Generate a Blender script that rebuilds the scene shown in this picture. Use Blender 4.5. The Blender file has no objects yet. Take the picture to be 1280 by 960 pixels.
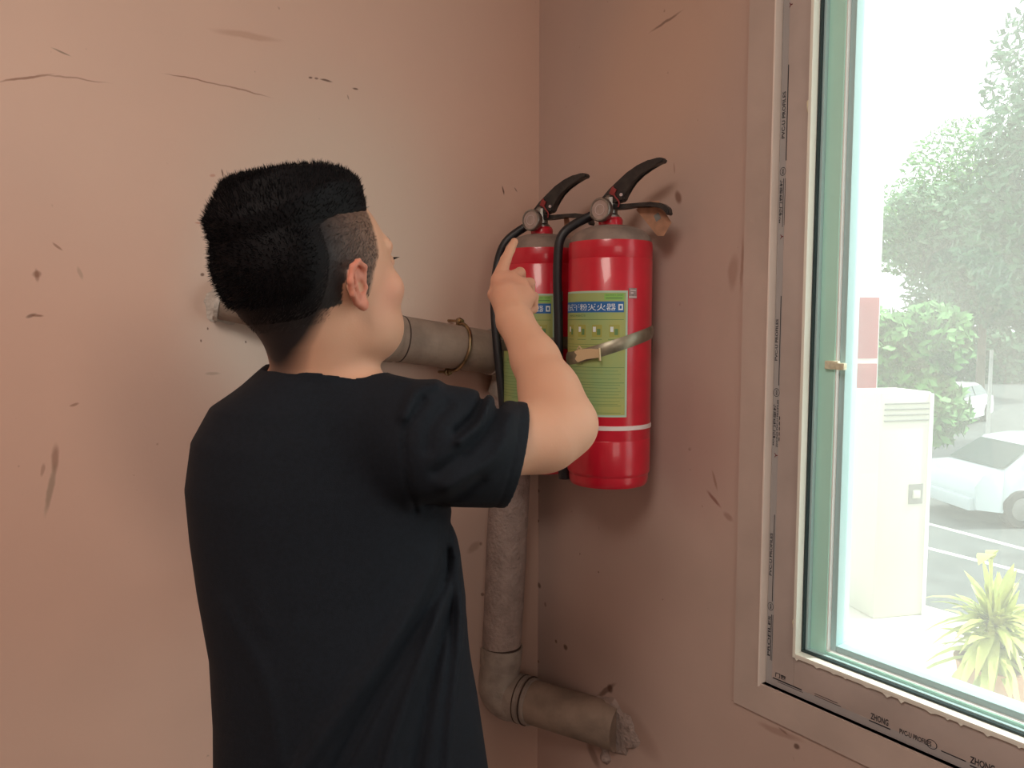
import bpy, bmesh, math, random
import numpy as np
from mathutils import Vector, Matrix, Euler
random.seed(7); rng = np.random.default_rng(7)
PI = math.pi
S = bpy.context.scene
COL = S.collection

# ------------------------------------------------------------------ camera
F = 960.0
CAM = Vector((-1.196, -1.532, 1.48)); YAW = math.radians(-36.0); PITCH = math.radians(-4.4)
cd = bpy.data.cameras.new('camera'); cam = bpy.data.objects.new('camera', cd); COL.objects.link(cam)
cam.location = CAM; cam.rotation_euler = (PI / 2 + PITCH, 0, YAW)
cd.sensor_width = 36; cd.lens = 36 * F / 1280; cd.clip_start = .02; cd.clip_end = 300
S.camera = cam
# ------------------------------------------------------------------ view, world, lights
S.view_settings.view_transform = 'Standard'; S.view_settings.look = 'None'
S.view_settings.gamma = 1; S.view_settings.use_curve_mapping = False
S.view_settings.exposure = 0.0
W = bpy.data.worlds.new('world'); S.world = W; W.use_nodes = True
wn = W.node_tree.nodes; wl = W.node_tree.links; wn.clear()
wo = wn.new('ShaderNodeOutputWorld'); wb = wn.new('ShaderNodeBackground')
wb.inputs[0].default_value = (.93, .97, 1.0, 1); wb.inputs[1].default_value = 2.2
wl.new(wb.outputs[0], wo.inputs[0])


def sun(direction, strength, color, angle=2.0):
    d = bpy.data.lights.new('sun', 'SUN'); o = bpy.data.objects.new('sun', d); COL.objects.link(o)
    o.rotation_euler = Vector(direction).to_track_quat('-Z', 'Y').to_euler()
    d.energy = strength; d.color = color; d.angle = math.radians(angle); return o


def area(name, loc, target, sx, sy, power, color, spread=180):
    d = bpy.data.lights.new(name, 'AREA'); o = bpy.data.objects.new(name, d); COL.objects.link(o)
    o.location = loc; o.rotation_euler = (Vector(target) - Vector(loc)).to_track_quat('-Z', 'Y').to_euler()
    d.shape = 'RECTANGLE'; d.size = sx; d.size_y = sy; d.energy = power; d.color = color
    d.spread = math.radians(spread)
    return o


sun((-.45, .34, -.84), 5.5, (1, .96, .86))
pt_ = area('window_portal', (.30, -1.77, 1.62), (-2.0, -1.77, 1.62), 2.4, 1.7, 1, (1, 1, 1)); pt_.data.cycles.is_portal = True
area('rear_fill_light', (-1.9, -4.55, 1.8), (-1.9, 0, 1.8), 1.5, 1.2, 17, (1.0, .90, .80))  # added fill light behind the camera, no window known there
area('ceiling_fill_light', (-2.0, -1.7, 2.78), (-1.9, -1.5, 0), .9, .9, 34, (1.0, .88, .77))  # added overhead fill to brighten the upper left wall, no lamp fixture

# ------------------------------------------------------------------ pixel -> place helpers (used for measuring only)
R = Matrix.Rotation(YAW, 3, 'Z') @ Matrix.Rotation(PI / 2 + PITCH, 3, 'X')
FW = Vector((-math.sin(YAW), math.cos(YAW), 0)); RT = Vector((math.cos(YAW), math.sin(YAW), 0))


def ray(px, py):
    return R @ Vector(((px - 640) / F, (480 - py) / F, -1))


def at(px, py, d):
    r = ray(px, py); return CAM + r * (d / r.dot(FW))


def on_x(px, py, x=0.0):
    r = ray(px, py); return CAM + r * ((x - CAM.x) / r.x)


def on_y(px, py, y=0.0):
    r = ray(px, py); return CAM + r * ((y - CAM.y) / r.y)


def on_z(px, py, z):
    r = ray(px, py); return CAM + r * ((z - CAM.z) / r.z)


def L(px, py, d):
    p = at(px, py, d) - CAM
    return np.array((p.dot(RT), p.dot(FW), p.z + CAM.z))


def fromL(V):          # n x 3 array in the viewer-aligned level frame -> room frame
    V = np.asarray(V, float)
    o = np.empty_like(V)
    o[:, 0] = CAM.x + V[:, 0] * RT.x + V[:, 1] * FW.x
    o[:, 1] = CAM.y + V[:, 0] * RT.y + V[:, 1] * FW.y
    o[:, 2] = V[:, 2]
    return o


# ------------------------------------------------------------------ materials
def mat(name, col, rough=.6, metal=0, noise=0, nscale=8, bump=0, bscale=60, spec=.5, coat=0, sss=0,
        alpha=None, detail=4, col2=None):
    m = bpy.data.materials.new(name); m.use_nodes = True
    nt = m.node_tree; b = nt.nodes['Principled BSDF']
    b.inputs['Base Color'].default_value = (*col, 1); b.inputs['Roughness'].default_value = rough
    b.inputs['Metallic'].default_value = metal; b.inputs['Specular IOR Level'].default_value = spec
    b.inputs['Coat Weight'].default_value = coat
    if sss:
        b.inputs['Subsurface Weight'].default_value = sss
        b.inputs['Subsurface Radius'].default_value = (1, .35, .2); b.inputs['Subsurface Scale'].default_value = .01
    if noise or bump:
        tc = nt.nodes.new('ShaderNodeTexCoord')
    if noise:
        n = nt.nodes.new('ShaderNodeTexNoise'); n.inputs['Scale'].default_value = nscale; n.inputs['Detail'].default_value = detail
        nt.links.new(tc.outputs['Object'], n.inputs['Vector'])
        mx = nt.nodes.new('ShaderNodeMix'); mx.data_type = 'RGBA'
        mx.inputs[6].default_value = (*col, 1)
        c2 = col2 or tuple(c * (1 - noise) for c in col)
        mx.inputs[7].default_value = (*c2, 1)
        mr = nt.nodes.new('ShaderNodeMapRange'); mr.inputs[1].default_value = .38; mr.inputs[2].default_value = .66
        nt.links.new(n.outputs[0], mr.inputs[0]); nt.links.new(mr.outputs[0], mx.inputs[0])
        nt.links.new(mx.outputs[2], b.inputs['Base Color'])
    if bump:
        n2 = nt.nodes.new('ShaderNodeTexNoise'); n2.inputs['Scale'].default_value = bscale; n2.inputs['Detail'].default_value = 5
        nt.links.new(tc.outputs['Object'], n2.inputs['Vector'])
        bp = nt.nodes.new('ShaderNodeBump'); bp.inputs['Strength'].default_value = bump; bp.inputs['Distance'].default_value = .01
        nt.links.new(n2.outputs[0], bp.inputs['Height']); nt.links.new(bp.outputs[0], b.inputs['Normal'])
    return m


def wall_mat(name, base, base2, patches, marks, axis, crackbump=.08):
    """painted plaster: broad tone variation, faded and darkened patches and small stains given as (A, B, width, colour, strength)"""
    m = bpy.data.materials.new(name); m.use_nodes = True
    nt = m.node_tree; N = nt.nodes; K = nt.links; b = N['Principled BSDF']
    b.inputs['Roughness'].default_value = .85; b.inputs['Specular IOR Level'].default_value = .2
    tc = N.new('ShaderNodeTexCoord')
    n = N.new('ShaderNodeTexNoise'); n.inputs['Scale'].default_value = 2.2; n.inputs['Detail'].default_value = 5
    K.new(tc.outputs['Object'], n.inputs['Vector'])
    mr = N.new('ShaderNodeMapRange'); mr.inputs[1].default_value = .35; mr.inputs[2].default_value = .7; K.new(n.outputs[0], mr.inputs[0])
    mx = N.new('ShaderNodeMix'); mx.data_type = 'RGBA'; mx.inputs[6].default_value = (*base, 1); mx.inputs[7].default_value = (*base2, 1)
    K.new(mr.outputs[0], mx.inputs[0]); cur = mx.outputs[2]
    # distorted coordinates
    nd = N.new('ShaderNodeTexNoise'); nd.inputs['Scale'].default_value = 18; nd.inputs['Detail'].default_value = 3
    K.new(tc.outputs['Object'], nd.inputs['Vector'])
    sb = N.new('ShaderNodeVectorMath'); sb.operation = 'SUBTRACT'; sb.inputs[1].default_value = (.5, .5, .5); K.new(nd.outputs['Color'], sb.inputs[0])
    sc_ = N.new('ShaderNodeVectorMath'); sc_.operation = 'SCALE'; sc_.inputs['Scale'].default_value = .012; K.new(sb.outputs[0], sc_.inputs[0])
    ad = N.new('ShaderNodeVectorMath'); ad.operation = 'ADD'; K.new(tc.outputs['Object'], ad.inputs[0]); K.new(sc_.outputs[0], ad.inputs[1])

    def layer(cur, A, B, w, col, st, soft, src):
        A = Vector(A); B = Vector(B); c = (A + B) / 2; d = B - A; ln = max(d.length / 2, .0015)
        mp = N.new('ShaderNodeMapping'); mp.vector_type = 'TEXTURE'; mp.inputs['Location'].default_value = c
        if axis == 'y':
            mp.inputs['Rotation'].default_value = (0, -math.atan2(d.z, d.x), 0); mp.inputs['Scale'].default_value = (ln, 5, w / 2)
        else:
            mp.inputs['Rotation'].default_value = (math.atan2(d.z, d.y), 0, 0); mp.inputs['Scale'].default_value = (5, ln, w / 2)
        K.new(src, mp.inputs['Vector'])
        le = N.new('ShaderNodeVectorMath'); le.operation = 'LENGTH'; K.new(mp.outputs[0], le.inputs[0])
        r = N.new('ShaderNodeMapRange'); r.interpolation_type = 'SMOOTHSTEP'
        r.inputs[1].default_value = 1.0 + soft; r.inputs[2].default_value = 1.0 - soft
        r.inputs[3].default_value = 0; r.inputs[4].default_value = st
        K.new(le.outputs['Value'], r.inputs[0])
        x = N.new('ShaderNodeMix'); x.data_type = 'RGBA'; x.inputs[7].default_value = (*col, 1)
        K.new(r.outputs[0], x.inputs[0]); K.new(cur, x.inputs[6])
        return x.outputs[2]
    for p in patches:
        cur = layer(cur, *p, .6, tc.outputs['Object'])
    for p in marks:
        cur = layer(cur, *p, .45, ad.outputs[0])
    # fine specks
    v = N.new('ShaderNodeTexNoise'); v.inputs['Scale'].default_value = 55; v.inputs['Detail'].default_value = 2; K.new(tc.outputs['Object'], v.inputs['Vector'])
    vr = N.new('ShaderNodeMapRange'); vr.inputs[1].default_value = .74; vr.inputs[2].default_value = .80; vr.inputs[4].default_value = .35; K.new(v.outputs[0], vr.inputs[0])
    x = N.new('ShaderNodeMix'); x.data_type = 'RGBA'; x.inputs[7].default_value = (.16, .07, .05, 1); K.new(vr.outputs[0], x.inputs[0]); K.new(cur, x.inputs[6])
    K.new(x.outputs[2], b.inputs['Base Color'])
    nb = N.new('ShaderNodeTexNoise'); nb.inputs['Scale'].default_value = 7; nb.inputs['Detail'].default_value = 6; K.new(tc.outputs['Object'], nb.inputs['Vector'])
    bp = N.new('ShaderNodeBump'); bp.inputs['Strength'].default_value = crackbump; bp.inputs['Distance'].default_value = .03
    K.new(nb.outputs[0], bp.inputs['Height']); K.new(bp.outputs[0], b.inputs['Normal'])
    return m


M = {}
M['trim'] = mat('painted_casing', (.56, .45, .40), .6, noise=.15, nscale=5, bump=.05)
M['casing_edge'] = mat('casing_edge', (.86, .78, .72), .5)
M['pvc'] = mat('window_pvc', (.52, .44, .41), .45, noise=.12, nscale=9)
M['film'] = mat('protective_film', (.40, .38, .38), .35)
M['ink'] = mat('printed_ink', (.02, .022, .03), .6)
M['redink'] = mat('red_ink', (.16, .03, .03), .6)
M['lip'] = mat('white_pvc_lip', (.88, .88, .80), .4)
M['gasket'] = mat('rubber_gasket', (.02, .04, .045), .5)
M['mint'] = mat('mint_pvc', (.54, .93, .82), .35, noise=.06, nscale=3)
M['mintdark'] = mat('blue_grey_pvc', (.46, .66, .68), .35)
M['whitepvc'] = mat('bright_pvc', (.92, .95, .95), .3)
M['foam'] = mat('dried_sealant', (.80, .76, .58), .8, noise=.2, nscale=120, bump=.3, bscale=200)
M['floor'] = mat('concrete_floor', (.14, .12, .11), .8, noise=.2, nscale=4)
M['ceiling'] = mat('ceiling_paint', (.72, .62, .55), .9)
M['pipe'] = mat('dusty_pipe_plastic', (.33, .25, .20), .7, noise=.35, nscale=14, bump=.15, bscale=120)
M['pipe2'] = mat('rough_painted_pipe', (.40, .31, .28), .85, noise=.25, nscale=30, bump=.8, bscale=110)
M['collar'] = mat('pipe_collar', (.38, .32, .28), .7, noise=.3, nscale=30, bump=.2, bscale=150)
M['glue'] = mat('dark_glue', (.05, .03, .025), .8)
M['plaster'] = mat('raw_plaster', (.62, .56, .51), .9, noise=.15, nscale=40, bump=.6, bscale=90)
M['hole'] = mat('dark_recess', (.05, .03, .028), .9)
M['brass'] = mat('aged_brass', (.42, .30, .17), .32, metal=1, noise=.5, nscale=60)
M['red'] = mat('red_enamel', (.62, .012, .034), .30, noise=.12, nscale=20, coat=.3)
M['redd'] = mat('dusty_red_plastic', (.26, .03, .03), .6)
M['dust'] = mat('dust_on_enamel', (.27, .20, .17), .85, noise=.3, nscale=30)
M['blackp'] = mat('black_plastic', (.012, .012, .014), .35, noise=.3, nscale=60, col2=(.035, .03, .028))
M['rubber'] = mat('black_rubber', (.014, .014, .018), .45)
M['steel'] = mat('dull_steel', (.36, .35, .33), .38, metal=1, noise=.35, nscale=50)
M['gaugeface'] = mat('gauge_face', (.40, .30, .27), .25, coat=.4, noise=.2, nscale=80)
M['whiteband'] = mat('white_plastic_band', (.80, .68, .68), .45)
M['strap'] = mat('tarnished_strap', (.36, .33, .25), .4, metal=.75, noise=.45, nscale=25)
M['buckle'] = mat('buckle_metal', (.80, .66, .42), .35, metal=.6)
M['tag'] = mat('yellowed_tag', (.46, .24, .15), .5, noise=.25, nscale=60)
M['sticker'] = mat('grey_sticker', (.34, .24, .24), .5, noise=.4, nscale=140)
M['silver'] = mat('silver_print', (.62, .50, .50), .4)
M['label_edge'] = mat('label_border', (.42, .58, .46), .5)
M['lab_y'] = mat('label_yellow_green', (.40, .42, .13), .5, noise=1, nscale=9, col2=(.28, .42, .18))
M['lab_b'] = mat('label_blue', (.01, .12, .38), .5)
M['lab_g'] = mat('label_green', (.24, .52, .10), .5)
M['lab_line'] = mat('label_lines', (.12, .24, .08), .5)
M['lab_w'] = mat('label_white', (.75, .82, .85), .5)
M['lab_o'] = mat('label_olive', (.36, .36, .08), .5)
M['shirt'] = mat('black_navy_cotton', (.0062, .0085, .014), .85, spec=.25, noise=.25, nscale=200, bump=.12, bscale=900)
M['trousers'] = mat('dark_trousers', (.02, .02, .025), .9)
M['shoe'] = mat('black_shoe', (.015, .015, .015), .5)
M['hair'] = mat('black_hair', (.006, .005, .006), .6, spec=.12)
M['stubble'] = mat('short_side_hair', (.045, .036, .035), .6, spec=.2)
M['white_wall'] = mat('white_render', (.86, .86, .84), .8)
M['pink_tile'] = mat('pink_tiles', (.62, .20, .22), .6)
M['unit'] = mat('white_enamel', (.52, .52, .46), .5)
M['slot'] = mat('unit_slots', (.20, .20, .19), .6)
M['asphalt'] = mat('asphalt', (.10, .11, .11), .9, noise=.3, nscale=2)
M['line'] = mat('road_paint', (.75, .75, .68), .8)
M['carw'] = mat('white_car_paint', (.80, .82, .82), .25, coat=.5)
M['cars'] = mat('silver_car_paint', (.40, .45, .47), .25, coat=.5)
M['carglass'] = mat('car_glass', (.05, .07, .07), .1)
M['tyre'] = mat('tyre', (.02, .02, .02), .8)
M['leafd'] = mat('dark_leaves', (.045, .15, .05), .6, noise=.4, nscale=3)
M['leaf'] = mat('green_leaves', (.10, .30, .06), .6, noise=.5, nscale=2)
M['leafy'] = mat('yellow_green_leaves', (.52, .58, .14), .5, noise=.3, nscale=12)
M['bark'] = mat('bark', (.12, .09, .06), .9)
M['concrete'] = mat('pale_concrete', (.60, .57, .50), .9, noise=.15, nscale=3)
M['pot'] = mat('clay_pot', (.45, .25, .15), .8)

# pane: clear glass carrying a film of dust that scatters the daylight
gm = bpy.data.materials.new('dusty_glass'); gm.use_nodes = True
nt = gm.node_tree; nt.nodes.clear()
o_ = nt.nodes.new('ShaderNodeOutputMaterial'); tr = nt.nodes.new('ShaderNodeBsdfTransparent'); tl = nt.nodes.new('ShaderNodeBsdfTranslucent')
gl = nt.nodes.new('ShaderNodeBsdfGlossy'); gl.inputs['Roughness'].default_value = .03
tr.inputs[0].default_value = (.95, 1, .98, 1); tl.inputs[0].default_value = (.95, .98, .94, 1)
mxh = nt.nodes.new('ShaderNodeMixShader'); nz = nt.nodes.new('ShaderNodeTexNoise'); nz.inputs['Scale'].default_value = 2.2; nz.inputs['Detail'].default_value = 4
tc = nt.nodes.new('ShaderNodeTexCoord'); nt.links.new(tc.outputs['Object'], nz.inputs[0])
mrg = nt.nodes.new('ShaderNodeMapRange'); mrg.inputs[1].default_value = .3; mrg.inputs[2].default_value = .7; mrg.inputs[3].default_value = .10; mrg.inputs[4].default_value = .17
nt.links.new(nz.outputs[0], mrg.inputs[0]); nt.links.new(mrg.outputs[0], mxh.inputs[0])
nt.links.new(tr.outputs[0], mxh.inputs[1]); nt.links.new(tl.outputs[0], mxh.inputs[2])
mx2 = nt.nodes.new('ShaderNodeMixShader'); mx2.inputs[0].default_value = .04
nt.links.new(mxh.outputs[0], mx2.inputs[1]); nt.links.new(gl.outputs[0], mx2.inputs[2]); nt.links.new(mx2.outputs[0], o_.inputs[0])
M['glass'] = gm

# skin with the shaved scalp tone from a vertex attribute
sk = mat('skin', (.66, .36, .24), .55, sss=.12, spec=.35, bump=.03, bscale=400)
nt = sk.node_tree; b = nt.nodes['Principled BSDF']
a1 = nt.nodes.new('ShaderNodeAttribute'); a1.attribute_name = 'scalp'
a2 = nt.nodes.new('ShaderNodeAttribute'); a2.attribute_name = 'flush'
mA = nt.nodes.new('ShaderNodeMix'); mA.data_type = 'RGBA'; mA.inputs[6].default_value = (.66, .36, .24, 1); mA.inputs[7].default_value = (.62, .20, .14, 1)
mB = nt.nodes.new('ShaderNodeMix'); mB.data_type = 'RGBA'; mB.inputs[7].default_value = (.022, .017, .018, 1)
nt.links.new(a2.outputs['Fac'], mA.inputs[0]); nt.links.new(mA.outputs[2], mB.inputs[6]); nt.links.new(a1.outputs['Fac'], mB.inputs[0])
nt.links.new(mB.outputs[2], b.inputs['Base Color'])
M['skin'] = sk


# ------------------------------------------------------------------ object helpers
def tag(o, label=None, cat=None, group=None, kind=None):
    if label: o['label'] = label
    if cat: o['category'] = cat
    if group: o['group'] = group
    if kind: o['kind'] = kind
    return o


def link(name, me, m, parent=None, smooth=None):
    o = bpy.data.objects.new(name, me); COL.objects.link(o)
    if m is not None and len(me.materials) == 0:
        me.materials.append(m)
    if parent is not None: o.parent = parent
    if smooth is not None:
        if smooth >= 180:
            me.polygons.foreach_set('use_smooth', [True] * len(me.polygons))
        else:
            me.shade_auto = None if False else None
    return o


def obj(name, bm, m, parent=None, smooth=True, angle=35, label=None):
    me = bpy.data.meshes.new(name); bmesh.ops.recalc_face_normals(bm, faces=bm.faces)
    if smooth:
        for f in bm.faces: f.smooth = True
        ca = math.radians(angle)
        for e in bm.edges:
            if len(e.link_faces) == 2 and e.calc_face_angle(0) > ca: e.smooth = False
    bm.to_mesh(me); bm.free(); me.materials.append(m)
    o = bpy.data.objects.new(name, me); COL.objects.link(o)
    if parent is not None: o.parent = parent
    if label: o['label'] = label
    return o


def empty(name, loc, rz=0):
    o = bpy.data.objects.new(name, None); COL.objects.link(o); o.location = loc; o.rotation_euler = (0, 0, rz)
    o.empty_display_size = .05; return o


def box(bm, x0, x1, y0, y1, z0, z1, bev=0):
    r = bmesh.ops.create_cube(bm, size=1)
    for v in r['verts']:
        v.co = Vector((x0 + (v.co.x + .5) * (x1 - x0), y0 + (v.co.y + .5) * (y1 - y0), z0 + (v.co.z + .5) * (z1 - z0)))
    if bev:
        es = list({e for v in r['verts'] for e in v.link_edges})
        bmesh.ops.bevel(bm, geom=es, offset=bev, segments=2, affect='EDGES', profile=.6)
    return r['verts']


def boxo(name, b6, m, parent=None, bev=0, label=None):
    bm = bmesh.new(); box(bm, *b6, bev=bev); return obj(name, bm, m, parent, smooth=bool(bev), label=label)


def lathe(bm, prof, n=48, mtx=None, cap=True):
    rings = []
    for r, z in prof:
        rings.append([bm.verts.new((r * math.cos(2 * PI * i / n), r * math.sin(2 * PI * i / n), z)) for i in range(n)])
    vs = [v for q in rings for v in q]
    for a, b_ in zip(rings, rings[1:]):
        for i in range(n):
            bm.faces.new((a[i], a[(i + 1) % n], b_[(i + 1) % n], b_[i]))
    if cap:
        bm.faces.new(rings[0][::-1]); bm.faces.new(rings[-1])
    if mtx is not None:
        bmesh.ops.transform(bm, matrix=mtx, verts=vs)
    return vs


def spline(pts, n):
    pts = [np.array(p, float) for p in pts]
    P = [2 * pts[0] - pts[1]] + pts + [2 * pts[-1] - pts[-2]]
    out = []
    for i in range(1, len(P) - 2):
        for k in range(n):
            t = k / n
            out.append(.5 * ((2 * P[i]) + (-P[i - 1] + P[i + 1]) * t + (2 * P[i - 1] - 5 * P[i] + 4 * P[i + 1] - P[i + 2]) * t * t + (-P[i - 1] + 3 * P[i] - 3 * P[i + 1] + P[i + 2]) * t ** 3))
    out.append(pts[-1]); return out


def tube(bm, pts, rad, n=14, cap=True, flat=None):
    pts = [Vector(p) for p in pts]
    rads = rad if isinstance(rad, (list, tuple)) else [rad] * len(pts)
    rings = []; up = None
    for i, p in enumerate(pts):
        t = (pts[min(i + 1, len(pts) - 1)] - pts[max(i - 1, 0)]).normalized()
        if up is None:
            up = t.orthogonal().normalized() if flat is None else Vector(flat)
        up = (up - t * up.dot(t)).normalized(); s = t.cross(up)
        rings.append([bm.verts.new(p + (up * math.cos(2 * PI * k / n) + s * math.sin(2 * PI * k / n)) * rads[i]) for k in range(n)])
    for a, b_ in zip(rings, rings[1:]):
        for k in range(n):
            bm.faces.new((a[k], a[(k + 1) % n], b_[(k + 1) % n], b_[k]))
    if cap:
        bm.faces.new(rings[0][::-1]); bm.faces.new(rings[-1])
    return bm


def ribbon(bm, outline, thick, origin, ex, ez, ey):
    """extruded outline (list of (s,z)) in the plane ex/ez, thickness along ey"""
    ex, ez, ey = Vector(ex), Vector(ez), Vector(ey); o = Vector(origin)
    a = [bm.verts.new(o + ex * s + ez * z + ey * (thick / 2)) for s, z in outline]
    b_ = [bm.verts.new(o + ex * s + ez * z - ey * (thick / 2)) for s, z in outline]
    bm.faces.new(a); bm.faces.new(b_[::-1])
    for i in range(len(a)):
        j = (i + 1) % len(a); bm.faces.new((a[i], b_[i], b_[j], a[j]))
    return bm


def text_geo(s, size, bold=0):
    cu = bpy.data.curves.new('t', 'FONT'); cu.body = s; cu.size = size; cu.resolution_u = 3; cu.offset = bold
    o = bpy.data.objects.new('t', cu); COL.objects.link(o)
    dg = bpy.context.evaluated_depsgraph_get(); me = bpy.data.meshes.new_from_object(o.evaluated_get(dg))
    vs = [v.co.copy() for v in me.vertices]; fs = [tuple(p.vertices) for p in me.polygons]
    bpy.data.objects.remove(o); bpy.data.curves.remove(cu); bpy.data.meshes.remove(me)
    return vs, fs


def fit_text(s, w, h, bold=0):
    vs, fs = text_geo(s, 1, bold)
    x0 = min(v.x for v in vs); x1 = max(v.x for v in vs); y0 = min(v.y for v in vs); y1 = max(v.y for v in vs)
    return [((v.x - x0) / (x1 - x0) * w, (v.y - y0) / (y1 - y0) * h) for v in vs], fs


def pydata(name, vs, fs, m, parent=None, label=None, smooth=False):
    me = bpy.data.meshes.new(name); me.from_pydata([tuple(v) for v in vs], [], fs); me.materials.append(m)
    if smooth: me.polygons.foreach_set('use_smooth', [True] * len(me.polygons))
    o = bpy.data.objects.new(name, me); COL.objects.link(o)
    if parent is not None: o.parent = parent
    if label: o['label'] = label
    return o


# ================================================================== THE ROOM
wy = lambda px, py=420, x=0: on_x(px, py, x).y
Y_TRIM = wy(930); Y_FRAME = wy(962); Y_LIP = wy(1000)
Z_TRIM = on_x(918, 876).z; Z_FRAME = on_x(950, 853).z; Z_LIP = on_x(988, 822).z
Y_END = -2.85; Z_TOP = 2.38
TX = .006         # casing proud of the wall
print('window', Y_TRIM, Y_FRAME, Y_LIP, Z_TRIM, Z_FRAME, Z_LIP)


def ly(a, b, w, col, st): return (on_y(*a), on_y(*b), w, col, st)
def lx(a, b, w, col, st): return (on_x(*a), on_x(*b), w, col, st)


DK = (.10, .05, .035); BR = (.24, .11, .07); GR = (.20, .16, .11)
marksL = [ly((2, 102), (60, 93), .004, BR, .7), ly((55, 93), (130, 103), .003, BR, .5), ly((66, 60), (86, 69), .003, GR, .7),
          ly((210, 93), (270, 104), .0028, BR, .7), ly((262, 103), (332, 119), .003, BR, .6),
          ly((386, 96), (391, 97), .004, DK, .8), ly((394, 98), (399, 99), .004, DK, .7), ly((402, 100), (415, 103), .004, DK, .8),
          ly((440, 110), (447, 111), .004, DK, .8), ly((434, 120), (436, 126), .003, DK, .5), ly((277, 211), (278, 220), .003, DK, .8),
          ly((262, 220), (268, 219), .006, (.5, .2, .14), .5), ly((244, 279), (252, 280), .003, (.5, .2, .14), .6),
          ly((66, 303), (78, 312), .004, BR, .6), ly((40, 345), (50, 342), .010, BR, .6), ly((44, 338), (46, 352), .006, BR, .5),
          ly((33, 397), (45, 392), .005, DK, .6), ly((40, 394), (54, 394), .004, BR, .7), ly((88, 508), (98, 504), .004, BR, .6),
          ly((70, 557), (68, 590), .011, BR, .55), ly((68, 585), (58, 640), .009, GR, .5), ly((52, 595), (54, 580), .006, BR, .4),
          ly((250, 343), (255, 343), .006, DK, .8), ly((259, 410), (261, 410), .005, DK, .8), ly((250, 426), (252, 426), .006, DK, .8),
          ly((306, 428), (308, 428), .005, DK, .8), ly((262, 372), (263, 378), .004, DK, .7), ly((628, 232), (630, 243), .004, DK, .85),
          ly((643, 235), (646, 240), .003, DK, .6), ly((258, 468), (274, 467), .006, GR, .35), ly((98, 335), (102, 350), .006, GR, .3),
          ly((270, 38), (345, 50), .012, (.45, .24, .17), .4), ly((585, 690), (600, 678), .02, DK, .3),
          ly((602, 742), (605, 745), .008, DK, .7), ly((600, 678), (603, 680), .008, DK, .5), ly((660, 480), (655, 640), .02, DK, .2)]
patchL = [ly((280, 290), (560, 300), .55, (.66, .56, .48), .75), ly((245, 420), (430, 425), .44, (.72, .68, .62), .9),
          ly((40, 300), (60, 800), .75, (.66, .38, .29), .45), ly((170, 420), (300, 700), .25, (.40, .27, .23), .5),
          ly((615, 560), (625, 960), .42, (.33, .235, .20), .7)]  # last: pipe grime, deepened to paint in the shade low in the corner
marksR = [lx((815, 38), (850, 14), .005, DK, .6), lx((846, 240), (849, 254), .014, (.20, .09, .06), .75),
          lx((843, 205), (844, 216), .004, BR, .4), lx((936, 165), (937, 185), .005, DK, .8), lx((934, 255), (933, 282), .004, DK, .9),
          lx((929, 300), (926, 360), .006, BR, .4), lx((918, 320), (915, 360), .02, BR, .35), lx((885, 615), (900, 632), .007, (.22, .08, .06), .7),
          lx((890, 590), (897, 612), .006, BR, .5), lx((905, 640), (915, 650), .012, BR, .4), lx((938, 40), (938, 42), .004, DK, .8), lx((937, 64), (937, 67), .004, DK, .8),
          lx((672, 650), (674, 652), .008, DK, .8), lx((668, 611), (674, 614), .010, DK, .9), lx((673, 729), (675, 736), .012, DK, .75),
          lx((681, 753), (682, 759), .008, DK, .5), lx((660, 766), (661, 772), .010, DK, .7), lx((659, 800), (660, 806), .010, DK, .7),
          lx((706, 806), (708, 813), .013, DK, .8), lx((694, 800), (696, 804), .008, DK, .7), lx((672, 826), (674, 828), .007, DK, .6),
          lx((658, 832), (661, 836), .008, DK, .5), lx((724, 692), (725, 693), .005, DK, .7), lx((748, 714), (749, 716), .005, DK, .7),
          lx((735, 930), (748, 958), .025, (.14, .08, .06), .6), lx((748, 870), (768, 856), .012, DK, .7), lx((762, 856), (764, 866), .018, DK, .8),
          lx((820, 945), (770, 880), .06, (.30, .19, .15), .45), lx((917, 876), (940, 888), .004, DK, .8), lx((975, 910), (985, 918), .004, DK, .5),
          lx((950, 905), (1000, 925), .012, BR, .35), lx((995, 930), (998, 937), .012, DK, .8), lx((720, 900), (745, 935), .03, (.2, .13, .1), .6)]
patchR = [lx((760, 60), (900, 100), .55, (.66, .44, .33), .5), lx((690, 330), (700, 360), .3, (.52, .38, .26), .4),
          lx((850, 480), (860, 640), .25, (.40, .25, .22), .45), lx((720, 900), (740, 780), .5, (.36, .27, .24), .6)]  # last: grime tone that also paints the shade on the lower wall
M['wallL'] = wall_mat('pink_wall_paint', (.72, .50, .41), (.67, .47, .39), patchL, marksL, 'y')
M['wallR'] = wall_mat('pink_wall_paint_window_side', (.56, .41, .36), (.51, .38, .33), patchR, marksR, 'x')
M['wallP'] = wall_mat('plain_pink_paint', (.66, .44, .35), (.60, .41, .33), [], [], 'y')

H = 2.9; XW = -3.8; YB = -4.6; TH = .24
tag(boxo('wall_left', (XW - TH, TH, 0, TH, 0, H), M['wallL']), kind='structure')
bm = bmesh.new()                                           # window side wall with its opening
yo0, yo1, zo0, zo1 = Y_FRAME, Y_END, Z_FRAME, Z_TOP


def slab(bm, y0, y1, z0, z1): box(bm, 0, TH, y0, y1, z0, z1)


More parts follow.
